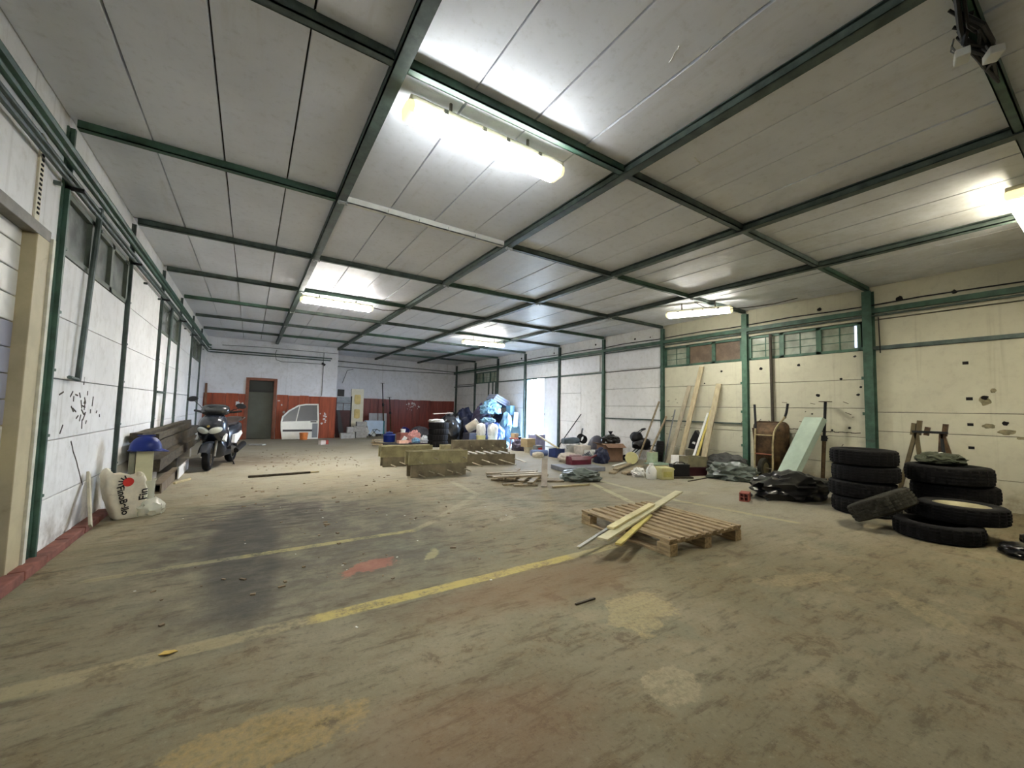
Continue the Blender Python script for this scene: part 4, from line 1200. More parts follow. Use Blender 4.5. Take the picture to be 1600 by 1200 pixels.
# ------------------------------------------------------------------ scooter
def scooter():
    t = thing('scooter', 'dark blue motor scooter with pale headlamp parked by the old timbers', 'scooter', (-0.45, 9.83, 0), -0.235)
    def sect(y, zc, hz, hw, e=0.7, n=20, x=0.0):
        r = []
        for i in range(n):
            a = 2 * PI * i / n
            ca, sa = math.cos(a), math.sin(a)
            r.append((x + math.copysign(abs(ca) ** e, ca) * hw, y, zc + math.copysign(abs(sa) ** e, sa) * hz))
        return r
    def wheel(y, nm, turn=0.0):
        M = Matrix.Translation((0, y, 0.25)) @ Matrix.Rotation(turn, 4, 'Z') @ Matrix.Rotation(PI / 2, 4, 'Y')
        pr = [(.165, -.05), (.19, -.06), (.225, -.055), (.245, -.03), (.25, 0), (.245, .03), (.225, .055), (.19, .06), (.165, .05)]
        w = MB().lathe(pr, 32, M, close=True).build(nm, RUBBER, t, smooth=50)
        m = MB().lathe([(.168, -.045), (.168, .045), (.15, .045), (.15, -.045)], 24, M, close=True)
        m.lathe([(.03, -.05), (.045, -.05), (.045, .05), (.03, .05)], 12, M)
        for i in range(5):
            a = 2 * PI * i / 5
            m.bar(M @ Vector((.04 * math.cos(a), .04 * math.sin(a), 0)), M @ Vector((.155 * math.cos(a), .155 * math.sin(a), 0)), .03, .03, up=(1, 0, 0))
        m.build('rim', STEEL, w)
    wheel(-0.64, 'front_tyre', 0.15)
    wheel(0.64, 'rear_tyre')
    # front fender and fork
    rr = []
    for i in range(9):
        a = math.radians(20 + i * 16)
        c = Vector((0, -0.64 - .285 * math.cos(a), .25 + .285 * math.sin(a)))
        rr.append([(-.085, c.y + .03 * math.cos(a), c.z - .035), (-.05, c.y, c.z + .0), (.05, c.y, c.z), (.085, c.y + .03 * math.cos(a), c.z - .035)])
    MB().loft(rr, cap=False, closed=False).build('front_fender', SCOOT, t, smooth=True)
    MB().cyl((-.09, -.63, .25), (-.08, -.46, .72), .024, seg=10).cyl((.09, -.63, .25), (.08, -.46, .72), .024, seg=10).build('fork', STEEL, t, smooth=True)
    # front shield
    MB().loft([sect(-.70, .80, .05, .05), sect(-.66, .78, .15, .15), sect(-.56, .76, .23, .215), sect(-.44, .74, .28, .225), sect(-.34, .73, .29, .20), sect(-.28, .72, .28, .17)]).build('front_shield', SCOOT, t, smooth=60)
    MB().loft([sect(-.46, .48, .14, .15), sect(-.36, .40, .20, .20), sect(-.26, .38, .20, .17), sect(-.22, .36, .16, .15)]).build('leg_shield', SCOOT, t, smooth=60)
    # twin headlamp
    for s in (-1, 1):
        rr = []
        for y, k in ((-.66, 1.0), (-.70, .92), (-.72, .55)):
            rr.append([(s * (.095 + .10 * k * math.cos(a)), y - .01 + .35 * (abs(.095 + .10 * k * math.cos(a)) ** 2) * 4, .70 + .062 * k * math.sin(a) + .42 * abs(.095 + .10 * k * math.cos(a)) * .6) for a in [2 * PI * i / 16 for i in range(16)]])
        MB().loft(rr).build('headlamp', CHROME, t, smooth=True)
    MB().cyl((0, -.73, .80), (0, -.70, .80), .022, seg=14).build('badge', mat('brass_badge', (170, 150, 90), 0.3, 0.6), t)
    for s in (-1, 1):
        MB().prism([(-.60, .55), (-.50, .66), (-.44, .64), (-.48, .50)], lambda a, b: (s * .228, a, b), lambda a, b: (s * .19, a, b)).build('indicator', WHITEP, t)
    # handlebar cover, screen, bars and mirrors
    MB().loft([sect(-.56, 1.08, .02, .08), sect(-.50, 1.08, .09, .20), sect(-.40, 1.09, .11, .23), sect(-.30, 1.07, .08, .20), sect(-.24, 1.05, .03, .12)]).build('handlebar_cover', mat('dark_grey_screen', (44, 46, 46), 0.25, var=0.2, spec=0.7), t, smooth=60)
    MB().tube([(-.36, -.26, 1.07), (-.2, -.34, 1.04), (.2, -.34, 1.04), (.36, -.26, 1.07)], .014, 8).build('handlebar', BLACKM, t, smooth=True)
    for s in (-1, 1):
        gp = MB().cyl((s * .25, -.315, 1.05), (s * .38, -.25, 1.075), .021, seg=10).build('grip', BLACKP, t, smooth=True)
        MB().tube([(s * .2, -.38, 1.06), (s * .36, -.33, 1.075)], .008, 6).build('brake_lever', BLACKP, gp)
        mz = 1.29 if s < 0 else 1.17
        m = MB().tube([(s * .2, -.33, 1.06), (s * .27, -.33, 1.16 if s < 0 else 1.1), (s * .36, -.34, mz - .04)], .008, 6)
        stalk = m.build('mirror_stalk', BLACKP, t, smooth=True)
        M = Matrix.Translation((s * .39, -.35, mz)) @ rotm((PI / 2 - .1, s * .15, 0))
        MB().lathe([(.001, -.022), (.05, -.016), (.066, 0), (.06, .012), (.001, .014)], 20, M @ Matrix.Diagonal((1.35, .75, 1, 1))).build('mirror', BLACKP, stalk, smooth=True)
    # body and seat
    MB().lohi((-.16, -.34, .22), (.16, .12, .32), bevel=.03).build('floorboard', BLACKP, t)
    MB().loft([sect(.02, .52, .22, .13), sect(.12, .56, .24, .17), sect(.36, .60, .22, .195), sect(.62, .66, .18, .185), sect(.86, .74, .09, .12), sect(.94, .77, .04, .06)]).build('rear_body', SCOOT, t, smooth=60)
    for s in (-1, 1):
        MB().prism([(.08, .44), (.22, .42), (.60, .60), (.52, .66), (.3, .62), (.1, .60)], lambda a, b: (s * .205, a, b), lambda a, b: (s * .15, a, b)).build('side_graphic', WHITEP, t)
    MB().loft([sect(-.02, .80, .04, .12), sect(.10, .82, .05, .15), sect(.32, .82, .05, .16), sect(.44, .87, .06, .16), sect(.74, .90, .05, .14), sect(.84, .90, .03, .09)]).build('seat', mat('brown_black_seat', (50, 40, 34), 0.5), t, smooth=60)
    MB().tube([(-.15, .62, .86), (-.15, .92, .92), (0, .98, .93), (.15, .92, .92), (.15, .62, .86)], .012, 8).build('grab_rail', STEEL, t, smooth=True)
    MB().loft([sect(.20, .30, .10, .13), sect(.45, .28, .09, .14), sect(.66, .27, .06, .10)]).build('engine', STEEL, t, smooth=60)
    MB().cyl((.17, .35, .26), (.18, .80, .36), .05, .06, 14).build('exhaust', BLACKM, t, smooth=True)
    MB().loft([sect(.80, .52, .02, .09), sect(.90, .42, .02, .08)]).build('rear_fender', BLACKP, t)
    MB().tube([(-.12, .15, .22), (-.2, .18, .0), (-.16, .19, .0)], .012, 6).tube([(.12, .15, .22), (.2, .18, .0), (.16, .19, .0)], .012, 6).build('kickstand', BLACKM, t)
scooter()

# ------------------------------------------------------------------ things along the back wall
t = thing('van_door', 'white van door with window leaning against the red boarding', 'car door', (1.53, 16.30, 0), 0, rot=(-0.16, 0, 0))
out = [(.98, 0), (.93, .35), (.92, .62), (2.14, .66), (2.135, .3), (2.12, 0)]
O = 1.53
MB().prism([(x - O, z) for x, z in out], lambda a, b: (a, -.03, b), lambda a, b: (a, .05, b)).build('door_skin', VANW, t)
fr = [(.945, .62), (.985, .80), (1.17, 1.01), (1.46, 1.20), (1.70, 1.25), (2.09, 1.26), (2.12, .66)]
m = MB()
for p, q in zip(fr, fr[1:]):
    m.bar((p[0] - O, .01, p[1]), (q[0] - O, .01, q[1]), 0.05, 0.05, up=(0, 1, 0))
    m.box((q[0] - O, .01, q[1]), (.05, .05, .05))
m.bar((1.50 - O, .01, 1.20), (1.40 - O, .01, .64), .03, .03, up=(0, 1, 0)).build('window_frame', VANW, t)
gl = [(.96, .62), (1.0, .80), (1.17, .99), (1.46, 1.18), (1.70, 1.23), (2.07, 1.24), (2.10, .66)]
MB().prism([(x - O, z) for x, z in gl], lambda a, b: (a, .012, b), lambda a, b: (a, .018, b)).build('window_glass', GLASSD, t)
MB().lohi((.99 - O, -.045, .27), (1.92 - O, -.03, .34), bevel=.006).build('rubbing_strip', BLACKP, t)
MB().lohi((1.86 - O, -.05, .60), (2.06 - O, -.03, .64), bevel=.006).build('door_handle', BLACKP, t)
MB().lohi((1.92 - O, -.034, .05), (2.10 - O, -.03, .56)).build('grey_patch', GREYP, t)
def pail(name, label, c, r, h, m, cat='bucket', group=None, lid=None, rot=None, handle=True):
    t = thing(name, label, cat, c, 0, group, rot=rot)
    MB().lathe([(.001, 0), (r * .84, 0), (r * .98, h * .94), (r * 1.04, h * .94), (r * 1.04, h), (r * .95, h), (r * .82, .02), (.001, .02)], 22).build('body', m, t, smooth=35)
    if lid:
        MB().lathe([(.001, h + .0), (r * 1.06, h), (r * 1.06, h + .015), (r * .9, h + .018), (r * .88, h + .008), (.001, h + .008)], 22).build('lid', lid, t, smooth=35)
    if handle:
        MB().tube([(math.cos(a) * r * 1.05, -.3 * r * math.sin(a), h * .9 - r * .75 * math.sin(a)) for a in [PI * i / 10 for i in range(11)]], .004, 5).build('handle', STEEL, t)
    return t
def carton(name, label, c, size, rz, m, cat='box', group=None, flaps=False):
    t = thing(name, label, cat, c, rz, group)
    w, d, h = size
    MB().lohi((-w / 2, -d / 2, 0), (w / 2, d / 2, h), bevel=min(size) * 0.03).build('body', m, t)
    MB().lohi((-w / 2 - .001, -.03, h - .002), (w / 2 + .001, .03, h + .002)).build('tape', mat('packing_tape', (176, 150, 110), 0.4), t)
    if flaps:
        MB().box((0, -d / 2 - .08, h - .02), (w, .18, .006), (.5, 0, 0)).build('flap', m, t)
        MB().box((-w / 2 - .06, 0, h + .01), (.14, d, .006), (0, .4, 0)).build('flap', m, t)
    return t
pail('bucket', 'small orange bucket in front of the van door', (1.63, 16.02, 0), 0.14, 0.25, ORANGE)
t = carton('torn_box', 'torn red and white box alone on the floor near the van door', (1.98, 13.95, 0), (0.24, 0.15, 0.13), 0.4, mat('offwhite_torn_card', (206, 196, 188), 0.7))
MB().lohi((.04, -.08, .004), (.125, .08, .134)).build('red_end', mat('dull_red_card', (150, 60, 48), 0.7), t)
plank('grey_offcut', 'flat grey offcut on the floor before the red boarding', (0.05, 14.3, 0.02), (0.40, 14.1, 0.02), 0.2, 0.04, CONCR, 'offcut')

# corner group
o = MB().lohi((2.78, 16.66, 1.58), (3.02, 16.72, 1.85), bevel=.005).build('black_box', BLACKP, None, False, (2.9, 16.7, 1.58))
tag(o, 'black square box fixed beside the wall corner above the grey panel', 'box')
t = thing('panel_frame', 'tall dark frame with two grey panes standing at the wall corner', 'panel', (3.02, 16.75, 0), 0)
MB().lohi((-.24, 0, 0), (.26, .04, 1.56)).build('backing', mat('dark_red_board', (66, 36, 34), 0.6), t)
MB().lohi((-.24, -.02, 1.33), (.26, 0, 1.56)).build('pane', mat('grey_pane', (130, 136, 140), 0.35), t)
MB().lohi((-.24, -.02, 1.05), (-.02, 0, 1.31)).build('pane', mat('grey_pane', (130, 136, 140), 0.35), t)
MB().lohi((.01, -.02, 1.05), (.26, 0, 1.31)).build('pane', mat('grey_pane', (130, 136, 140), 0.35), t)
MB().lohi((.27, -.01, 0), (.31, .05, 1.60)).build('edge', BLACKM, t)
rr = []
for i in range(8):
    z = 1.05 * (1 - i / 7)
    rr.append([(2.80 + .02 * math.sin(i) + .16 * (i / 7) - .05, 16.60 - .12 * i / 7, z), (2.95 + .12 * i / 7 - .08 * (1 - i / 7), 16.60 - .14 * i / 7, z), (2.95 + .12 * i / 7 - .08 * (1 - i / 7), 16.66 - .12 * i / 7, z), (2.80 + .02 * math.sin(i) + .16 * (i / 7) - .05, 16.66 - .10 * i / 7, z)])
o = MB().loft(rr).build('rubber_sheet', mat('black_rubber_sheet', (34, 34, 38), 0.5), None, True, (2.95, 16.3, 0))
tag(o, 'black rubber sheet draped down the panel at the wall corner', 'sheet')
t = thing('foam_board', 'tall cream foam board with two ochre patches standing behind the blocks', 'foam board', (3.58, 16.92, 0), 0, rot=(-0.03, 0, 0))
MB().lohi((-.235, 0, 0), (.235, .07, 1.90), bevel=.006).build('board', CREAMF, t)
MB().blob((.0, -.002, 1.28), (.27, .012, .42), 4, 3, .12, 1.5, .05, 0, .7).build('ochre_patch', STAIN, t)
MB().blob((.0, -.002, .72), (.25, .012, .40), 6, 3, .12, 1.5, .05, 0, .7).build('ochre_patch', STAIN, t)
blk = [((3.13, 16.28, 0), .50, .24, .20, 'front'), ((3.66, 16.50, 0), .40, .24, .23, 'under the cream foam board, lowest'), ((3.24, 16.42, .202), .23, .20, .22, 'on the front block'), ((3.60, 16.52, .233), .44, .24, .215, 'second up below the cream foam board'), ((3.68, 16.56, .452), .38, .2, .17, 'topmost below the cream foam board')]
for c, w, d, h, s in blk:
    o = MB().lohi((c[0] - w / 2, c[1] - d / 2, c[2]), (c[0] + w / 2, c[1] + d / 2, c[2] + h), bevel=.008).build('concrete_block', CONCR, None, False, c)
    tag(o, 'pale concrete block, %s, in the corner block pile' % s, 'block', 'pale blocks in the corner')
t = thing('foam_block', 'pale blue foam block with teal end standing before the red boarding', 'foam block', (4.42, 17.5, 0), 0)
MB().lohi((-.36, 0, .07), (.36, .25, .63), bevel=.01).build('body', FOAMB, t)
MB().lohi((.36, 0, .07), (.42, .25, .62)).build('end', TEALF, t)
MB().lohi((-.34, .0, 0), (.3, .3, .07)).build('base', BLACKP, t)
bag('scrap_paper', 'crumpled white paper beside the pale blue foam block', 'paper', (4.06, 17.35, 0.0), (.18, .16, .34), WHITEB, 13, amp=.4, wr=.3)
for i, (x, lab) in enumerate(((4.60, 'pale grey slab leaning behind the blue foam block'), (5.0, 'pale grey slab leaning beside the steel prop'))):
    o = MB().box((x, 18.45, .46), (.37, .03, .94), (-.1, 0, 0), bevel=.004).build('leaning_slab', mat('pale_grey_slab', (182, 184, 188), 0.6, var=.08), None, False, (x, 18.45, 0))
    tag(o, lab, 'slab', 'pale slabs leaning by the boarding')
def prop(label, x, y, h, lean, r=.028):
    t = thing('steel_prop', label, 'prop', (x, y, 0), 0, 'adjustable steel props')
    tx, tyy = lean
    top = Vector((tx, tyy, h))
    MB().cyl((0, 0, 0.01), top * .58, r, seg=12).build('outer_tube', RUST, t, smooth=True)
    MB().cyl(top * .55, top, r * .75, seg=12).build('inner_tube', BLACKM, t, smooth=True)
    MB().cyl(top * .54, top * .60, r * 1.5, seg=12).build('collar', BLACKM, t, smooth=True)
    MB().box(top, (.15, .15, .012)).build('head_plate', RUST, t)
    MB().box((0, 0, .006), (.14, .14, .012)).build('base_plate', RUST, t)
    MB().tube([tuple(top * .58 + Vector((.03, 0, 0))), tuple(top * .58 + Vector((.10, -.02, -.02)))], .008, 6).build('pin', BLACKM, t)
    return t
prop('tall dark steel prop standing against the recessed wall', 5.02, 18.2, 2.28, (-.05, .4))
prop('shorter dark steel prop beside the tall one', 5.36, 18.3, 1.66, (-.03, .35))
t = thing('blue_canister', 'blue enamel canister with lid by the dark boards', 'canister', (4.15, 14.35, 0), 0)
MB().lathe([(.001, 0), (.19, 0), (.2, .02), (.2, .25), (.17, .28), (.11, .29), (.11, .32), (.001, .32)], 26).build('body', BLUE, t, smooth=35)
MB().lathe([(.001, .32), (.12, .32), (.12, .34), (.03, .35), (.02, .37), (.001, .37)], 20).build('lid', mat('pale_blue_rim', (110, 124, 180), 0.3), t, smooth=35)
MB().lathe([(.202, .235), (.206, .24), (.206, .26), (.2, .262)], 26, close=True).build('rim_band', mat('pale_blue_rim', (110, 124, 180), 0.3), t)
o = MB().box((4.0, 13.0, .03), (.75, .6, .06), (0, 0, .1), bevel=.01).build('dark_board', BLACKP, None, False, (4.0, 13, 0))
tag(o, 'flat dark board on the floor below the blue canister', 'board')
o = MB().box((4.74, 12.95, .03), (.62, .5, .06), (0, 0, -.05), bevel=.01).build('dark_board', mat('dark_maroon_board', (58, 36, 44), 0.6), None, False, (4.72, 12.95, 0))
tag(o, 'flat dark maroon board on the floor under the white bags', 'board')
carton('carton', 'reddish brown box behind the flat cartons', (4.55, 14.1, 0), (.36, .3, .33), .2, mat('reddish_card', (140, 84, 74), .8))
carton('carton', 'flat pink carton lying on the dark board', (4.18, 12.95, .064), (.32, .2, .09), .1, mat('pink_card', (206, 160, 134), .8))
bag('foil_bundle', 'pink crumpled bundle beside the slim tyre stack', 'bundle', (4.78, 13.6, 0), (.42, .34, .40), PINK, 17, amp=.35, wr=.3)
bag('white_bag', 'small white crumpled bag on the maroon board', 'bag', (4.92, 12.95, .068), (.24, .2, .22), WHITEB, 18, amp=.35, wr=.3)
bag('white_bag', 'bluish white crumpled bag between pink bundle and tyres', 'bag', (4.62, 12.95, .068), (.24, .22, .16), CYANB, 19, amp=.35, wr=.3)
o = MB().box((4.30, 13.16, .18), (.14, .02, .18), (.3, .5, .3)).build('paper_scrap', WHITEB, None, False, (4.44, 13.1, .06))
tag(o, 'stiff white paper scrap sticking up on the dark board', 'paper')
pail('white_tub', 'small white tub on top of the reddish brown box', (4.55, 14.1, .336), .09, .12, WHITEP, 'tub')
pail('bucket', 'purple blue bucket lying before the recessed boarding', (5.14, 16.05, .02), .16, .4, mat('violet_blue_plastic', (64, 62, 130), .4), rot=(.5, .3, 0))
bag('rubbish_bag', 'low dark bag on the floor behind the pink bundle', 'bag', (5.65, 15.4, 0), (.7, .6, .48), mat('dim_grey_plastic', (74, 72, 78), .5), 20)
t = thing('wood_scrap', 'bundle of split wood scraps on the floor by the blue canister', 'wood', (3.40, 13.0, 0), 0)
for i in range(7):
    a = RND.uniform(-.5, .5)
    MB().bar((-.15 + RND.uniform(-.03, .03), RND.uniform(-.12, .12), .03 + .028 * i), (.15, RND.uniform(-.12, .12), .03 + .028 * i + RND.uniform(-.02, .02)), .06, .03).build('piece', CARDL if i % 2 else TIMBER, t)
t = thing('folding_frame', 'small black folded frame before the pale blue foam block', 'frame', (4.25, 16.9, 0), 0)
MB().tube([(-.15, 0, 0), (.12, 0, .3)], .012, 6).tube([(.15, 0, 0), (-.05, 0, .28)], .012, 6).tube([(-.05, 0, .28), (.12, 0, .3), (.26, 0, .22)], .012, 6).build('tubes', BLACKM, t)
MB().box((-.02, .0, .12), (.22, .01, .16), (0, .6, 0)).build('screen', mat('pale_screen', (190, 196, 196), .4), t)
bag('paper_heap', 'white paper scraps on top of the slim tyres', 'paper', (4.98, 12.15, .775), (.42, .2, .09), WHITEB, 22, amp=.5, wr=.4)
plank('pale_plank', 'pale plank lying on the dark rubbish behind the slim tyres', (5.34, 13.32, 1.02), (6.0, 13.2, 1.06), .18, .03, mat('pinkish_wood', (196, 178, 164), .7))

# ------------------------------------------------------------------ rubbish heap in the corner
G = 'bags in the rubbish heap'
heap = [
 ('black rubbish bag at the foot of the heap beside the slim tyres', (5.83, 13.1, 0), (.74, .72, .92), FILM, 31),
 ('dark navy rubbish bag behind the tilted tub', (7.25, 14.8, 0), (.95, .8, 1.18), NAVY, 32),
 ('black rubbish bag between tyres and navy bag', (6.40, 14.1, 0), (.85, .8, 1.06), FILM, 33),
 ('purple grey rubbish bag high in the heap', (7.55, 14.0, 0), (.70, .66, 1.33), PURPLE, 34),
 ('dark blue bag below the white top bag', (7.40, 13.3, 0), (.66, .62, .98), NAVY, 36),
 ('big blue bag at the front of the heap', (7.30, 12.35, 0), (.58, .6, .70), BLUEB, 39),
 ('pale blue bag in the middle of the heap beside the upright board', (8.03, 12.85, 0), (.44, .48, 1.02), CYANB, 38),
 ('pale blue bag low beside the big blue bag', (7.86, 12.33, 0), (.40, .46, .66), CYANB, 40),
 ('teal plastic bag lying on the floor before the heap', (6.80, 11.15, 0), (.50, .45, .24), TEAL, 46),
 ('small white plastic bundle on the floor by the teal bag', (6.38, 11.28, 0), (.24, .23, .2), WHITEB, 47),
 ('purple grey sack beside the red stool', (6.9, 10.25, 0), (.45, .42, .32), PURPLE, 48),
 ('dark bag under the grey bundle at the top of the heap', (8.30, 13.78, 0), (.55, .70, 1.12), NAVY, 50),
 ('blue bag leaning on the wall behind the upright board', (8.43, 13.20, 0), (.36, .34, .8), BLUEB, 51),
]
for i, (lb, c, sz, m_, sd) in enumerate(heap):
    bag('rubbish_bag', lb, 'bag', c, sz, m_, sd, G, amp=.22, wr=.16, knot=(i in (0, 2, 5, 10)))
o = bag('plastic_sheet', 'pale blue white plastic sheeting draped over the top of the heap', 'plastic', (7.56, 13.22, 1.045), (.66, .44, .46), CYANB, 35, amp=.4, wr=.35, rot=-.4)
t = thing('sheet_bundle', 'tilted grey bundle of folded sheets on top of the heap', 'bundle', (8.08, 13.6, 1.44), 0, rot=(0, .38, .15))
for i in range(5):
    MB().box((RND.uniform(-.02, .02), 0, .03 + i * .05), (.85 - i * .03, .5, .046), (0, 0, RND.uniform(-.04, .04)), bevel=.012).build('sheet', mat('grey_blue_card', (120, 128, 150), .7) if i % 2 else mat('pale_grey_card', (150, 158, 176), .7), t)
o = MB().box((8.46, 14.04, 1.56), (.30, .04, .34), (.1, 0, .2), bevel=.008).build('dark_sheet', mat('slate_panel', (62, 66, 84), .5), None, False, (8.46, 14.04, 1.4))
tag(o, 'dark square panel behind the grey bundle against the wall', 'panel')
t = carton('pale_box', 'pale blue box on the heap below the grey bundle', (8.40, 13.15, 1.02), (.24, .24, .36), .2, CYANB)
o = MB().box((8.42, 12.85, .57), (.20, .05, 1.12), (.06, .05, .1), bevel=.006).build('upright_board', mat('bluish_white_board', (160, 178, 190), .6), None, False, (8.42, 12.85, 0))
tag(o, 'bluish white board standing upright in the heap', 'board')
pail('bucket', 'yellow bucket carrying a white woven sack', (6.41, 11.8, 0), .155, .36, YTUB)
pail('bucket', 'white bucket carrying a white woven sack', (6.79, 11.7, 0), .155, .35, WHITEP)
bag('woven_sack', 'white woven sack on the yellow bucket', 'sack', (6.41, 11.8, .368), (.28, .30, .40), WHITEB, 42, amp=.1, wr=.08, box=.5)
bag('woven_sack', 'white woven sack on the white bucket', 'sack', (6.79, 11.7, .358), (.32, .32, .40), WHITEB, 43, amp=.12, wr=.1, box=.4)
bag('plastic_sheet', 'pale blue plastic crumpled on top of the white sacks', 'plastic', (6.66, 11.80, .79), (.44, .28, .14), CYANB, 44, amp=.4, wr=.35)
pail('tub', 'beige drum tipped over toward the white sacks', (6.31, 12.60, .53), .17, .42, mat('beige_plastic', (176, 166, 148), .5), 'drum', rot=(0.6, .9, 0), handle=False)
carton('crate', 'dark crate under the tipped beige drum', (6.44, 12.54, 0), (.44, .40, .40), .1, mat('dark_slate_crate', (52, 54, 66), .5), 'crate')
t = thing('plastic_chair', 'pale blue plastic shell chair leaning by the doorway', 'chair', (7.44, 11.25, 0.0), -.4)
rr = []
for i in range(8):
    s = i / 7
    y, z = (-.18 + .36 * min(1, s * 1.8)), .27 + .02 * s + (.36 * max(0, s - .5) * 2)
    w = .18 * (1 - .35 * max(0, s - .6) * 2)
    rr.append([(-w, y, z + .04), (-w * .5, y + .01, z), (w * .5, y + .01, z), (w, y, z + .04), (w, y + .012, z + .025), (w * .5, y + .02, z - .012), (-w * .5, y + .02, z - .012), (-w, y + .012, z + .025)])
MB().loft(rr).build('shell', CYANB, t, smooth=True)
for sx in (-1, 1):
    for sy in (-1, 1):
        MB().cyl((sx * .13, sy * .13, .28), (sx * .17, sy * .17, 0), .012, seg=8).build('leg', BLUEB, t)
t = thing('stool', 'small reddish stool before the rubbish heap', 'stool', (7.05, 10.75, 0), .3)
MB().lathe([(.001, .31), (.17, .31), (.18, .33), (.17, .345), (.001, .345)], 18).build('seat', mat('dull_red_plastic', (176, 104, 92), .5), t, smooth=35)
for i in range(4):
    a = PI / 4 + i * PI / 2
    MB().cyl((.11 * math.cos(a), .11 * math.sin(a), .32), (.16 * math.cos(a), .16 * math.sin(a), 0), .014, seg=8).build('leg', mat('dull_red_plastic', (176, 104, 92), .5), t)
carton('carton', 'small beige box on the red stool', (7.05, 10.75, .346), (.18, .16, .14), .2, CARDL)
pail('bucket', 'white pail under the beige carton', (6.85, 9.7, 0), .145, .165, mat('dirty_white_plastic', (206, 198, 172), .5))
carton('carton', 'beige carton on the white pail near the doorway', (6.84, 9.72, .166), (.32, .28, .24), .15, CARDL)

# ------------------------------------------------------------------ clutter along the right wall
carton('carton', 'lilac box standing behind the beige carton', (7.28, 9.9, 0), (.40, .34, .50), .2, mat('lilac_card', (150, 150, 184), .7))
t = carton('tin', 'grey tin with a red label beside the lilac box', (6.88, 9.3, 0), (.20, .18, .24), .1, GREYP, 'tin')
MB().lohi((-.06, -.093, .05), (.09, -.091, .18)).build('label_patch', REDC, t)
plank('long_batten', 'long pale batten lying from the blue bin up to the lilac box', (6.86, 8.35, .240), (7.12, 9.76, .53), .05, .03, PINE)
plank('white_batten', 'short white batten laid across the blue bin', (6.99, 8.32, .236), (7.02, 8.68, .236), .05, .02, WHITEP)
t = thing('blue_bin', 'dark blue open bin with battens across its rim', 'bin', (6.92, 8.5, 0), .1)
for a, b in (((-.17, -.13, 0), (.17, .13, .015)), ((-.17, -.13, .015), (.17, -.115, .22)), ((-.17, .115, .015), (.17, .13, .22)), ((-.17, -.115, .015), (-.155, .115, .22)), ((.155, -.115, .015), (.17, .115, .22))):
    MB().lohi(a, b).build('side', mat('dark_blue_bin', (40, 58, 110), .4), t)
bag('cushion', 'pale cushion on the floor beside the blue roll', 'cushion', (6.42, 8.65, 0), (.30, .26, .14), mat('pale_cloth', (202, 192, 172), .8), 61, amp=.1, wr=.05, box=.4)
o = MB().tube([(6.44, 9.0, .08), (6.88, 8.86, .08)], .08, 14).build('cloth_roll', mat('light_blue_roll', (120, 136, 176), .6), None, True, (6.75, 8.78, 0))
tag(o, 'light blue rolled cloth on the floor before the blue bin', 'roll')
t = thing('castor_wheel', 'small dark wheel lying by the blue bin', 'wheel', (6.62, 8.0, .075), 0, rot=(PI / 2 - .1, 0, .5))
MB().lathe([(.035, -.03), (.07, -.035), (.085, -.02), (.085, .02), (.07, .035), (.035, .03)], 22, close=True).build('rubber', RUBBER, t, smooth=40)
MB().lathe([(.001, -.02), (.04, -.025), (.04, .025), (.001, .02)], 16).build('hub', BLUEB, t)
pail('bucket', 'grey white bucket beside the blue bin', (7.10, 8.12, 0), .15, .33, mat('grey_white_plastic', (190, 188, 180), .5))
pail('bucket', 'cream bucket between grey bucket and white box', (7.45, 8.22, 0), .14, .32, mat('cream_plastic', (206, 200, 178), .5))
carton('carton', 'white box beside the cream bucket', (7.17, 7.78, 0), (.34, .28, .36), .1, mat('offwhite_card', (208, 202, 192), .7))
o = MB().tube([(6.80, 8.12, .45), (7.15, 8.12, .46), (7.32, 8.13, .45)], [.07, .09, .08], 14).build('cable_drum', mat('slate_blue_bundle', (98, 112, 124), .5), None, True, (7.0, 8.3, .33))
tag(o, 'slate blue bundle lying across the buckets', 'bundle')
o = MB()
for i in range(5):
    o.tube([(7.58 + .12 * math.cos(a), 8.24 + .03 * i - .06, .47 + .10 * math.sin(a) + .01 * i) for a in [2 * PI * j / 14 for j in range(15)]], .014, 6)
o = o.build('cable_coil', BLACKM, None, True, (7.42, 8.05, .36))
tag(o, 'black coil of cable on top of the buckets', 'cable')
plank('thick_rod', 'thick grey rod slanting up from the cable coil', (7.62, 8.5, .02), (8.25, 8.95, .72), .045, .045, GREYP, 'rod')
plank('thin_pole', 'thin dark pole leaning on the wall beside the big panel door', (8.2, 10.1, .0), (8.62, 9.43, 1.14), .025, .025, BLACKM, 'pole')
bag('sand_sack', 'pale sack slumped on the floor before the buckets', 'sack', (6.55, 7.6, 0), (.52, .42, .22), mat('beige_sack', (186, 176, 162), .8), 62, amp=.15, wr=.1)
o = MB()
for i in range(5):
    o.tube([(6.60 + .05 * i, 7.22, .03), (6.66 + .05 * i, 7.20, .20 + .02 * i), (6.84 + .03 * i, 7.17, .12)], .018, 8)
o = o.build('hose', mat('grey_hose', (108, 112, 124), .4), None, True, (6.8, 7.42, .03))
tag(o, 'grey flexible hoses bent over behind the red machine', 'hose')
t = thing('stone_slab', 'flat grey slab carrying the dark red machine', 'slab', (5.85, 6.48, 0), -.18)
MB().box((0, 0, .045), (.95, .62, .09), bevel=.012).build('slab', mat('grey_slab', (122, 124, 130), .8, bump=.2), t)
t = thing('red_machine', 'dark red power tool with a bar handle on the grey slab', 'machine', (6.02, 6.62, .095), -.2)
MB().loft([[(x, y * k, z) for (y, z) in ((-.11, .0), (.11, .0), (.12, .1), (.07, .17), (-.07, .17), (-.12, .1))] for x, k in ((-.30, .5), (-.24, .95), (0, 1.0), (.16, 1.0), (.24, .8))]).build('housing', REDP, t, smooth=30)
MB().lohi((-.22, -.06, .165), (.02, .06, .20), bevel=.015).build('cover', mat('dusty_pink_cover', (168, 140, 140), .6), t)
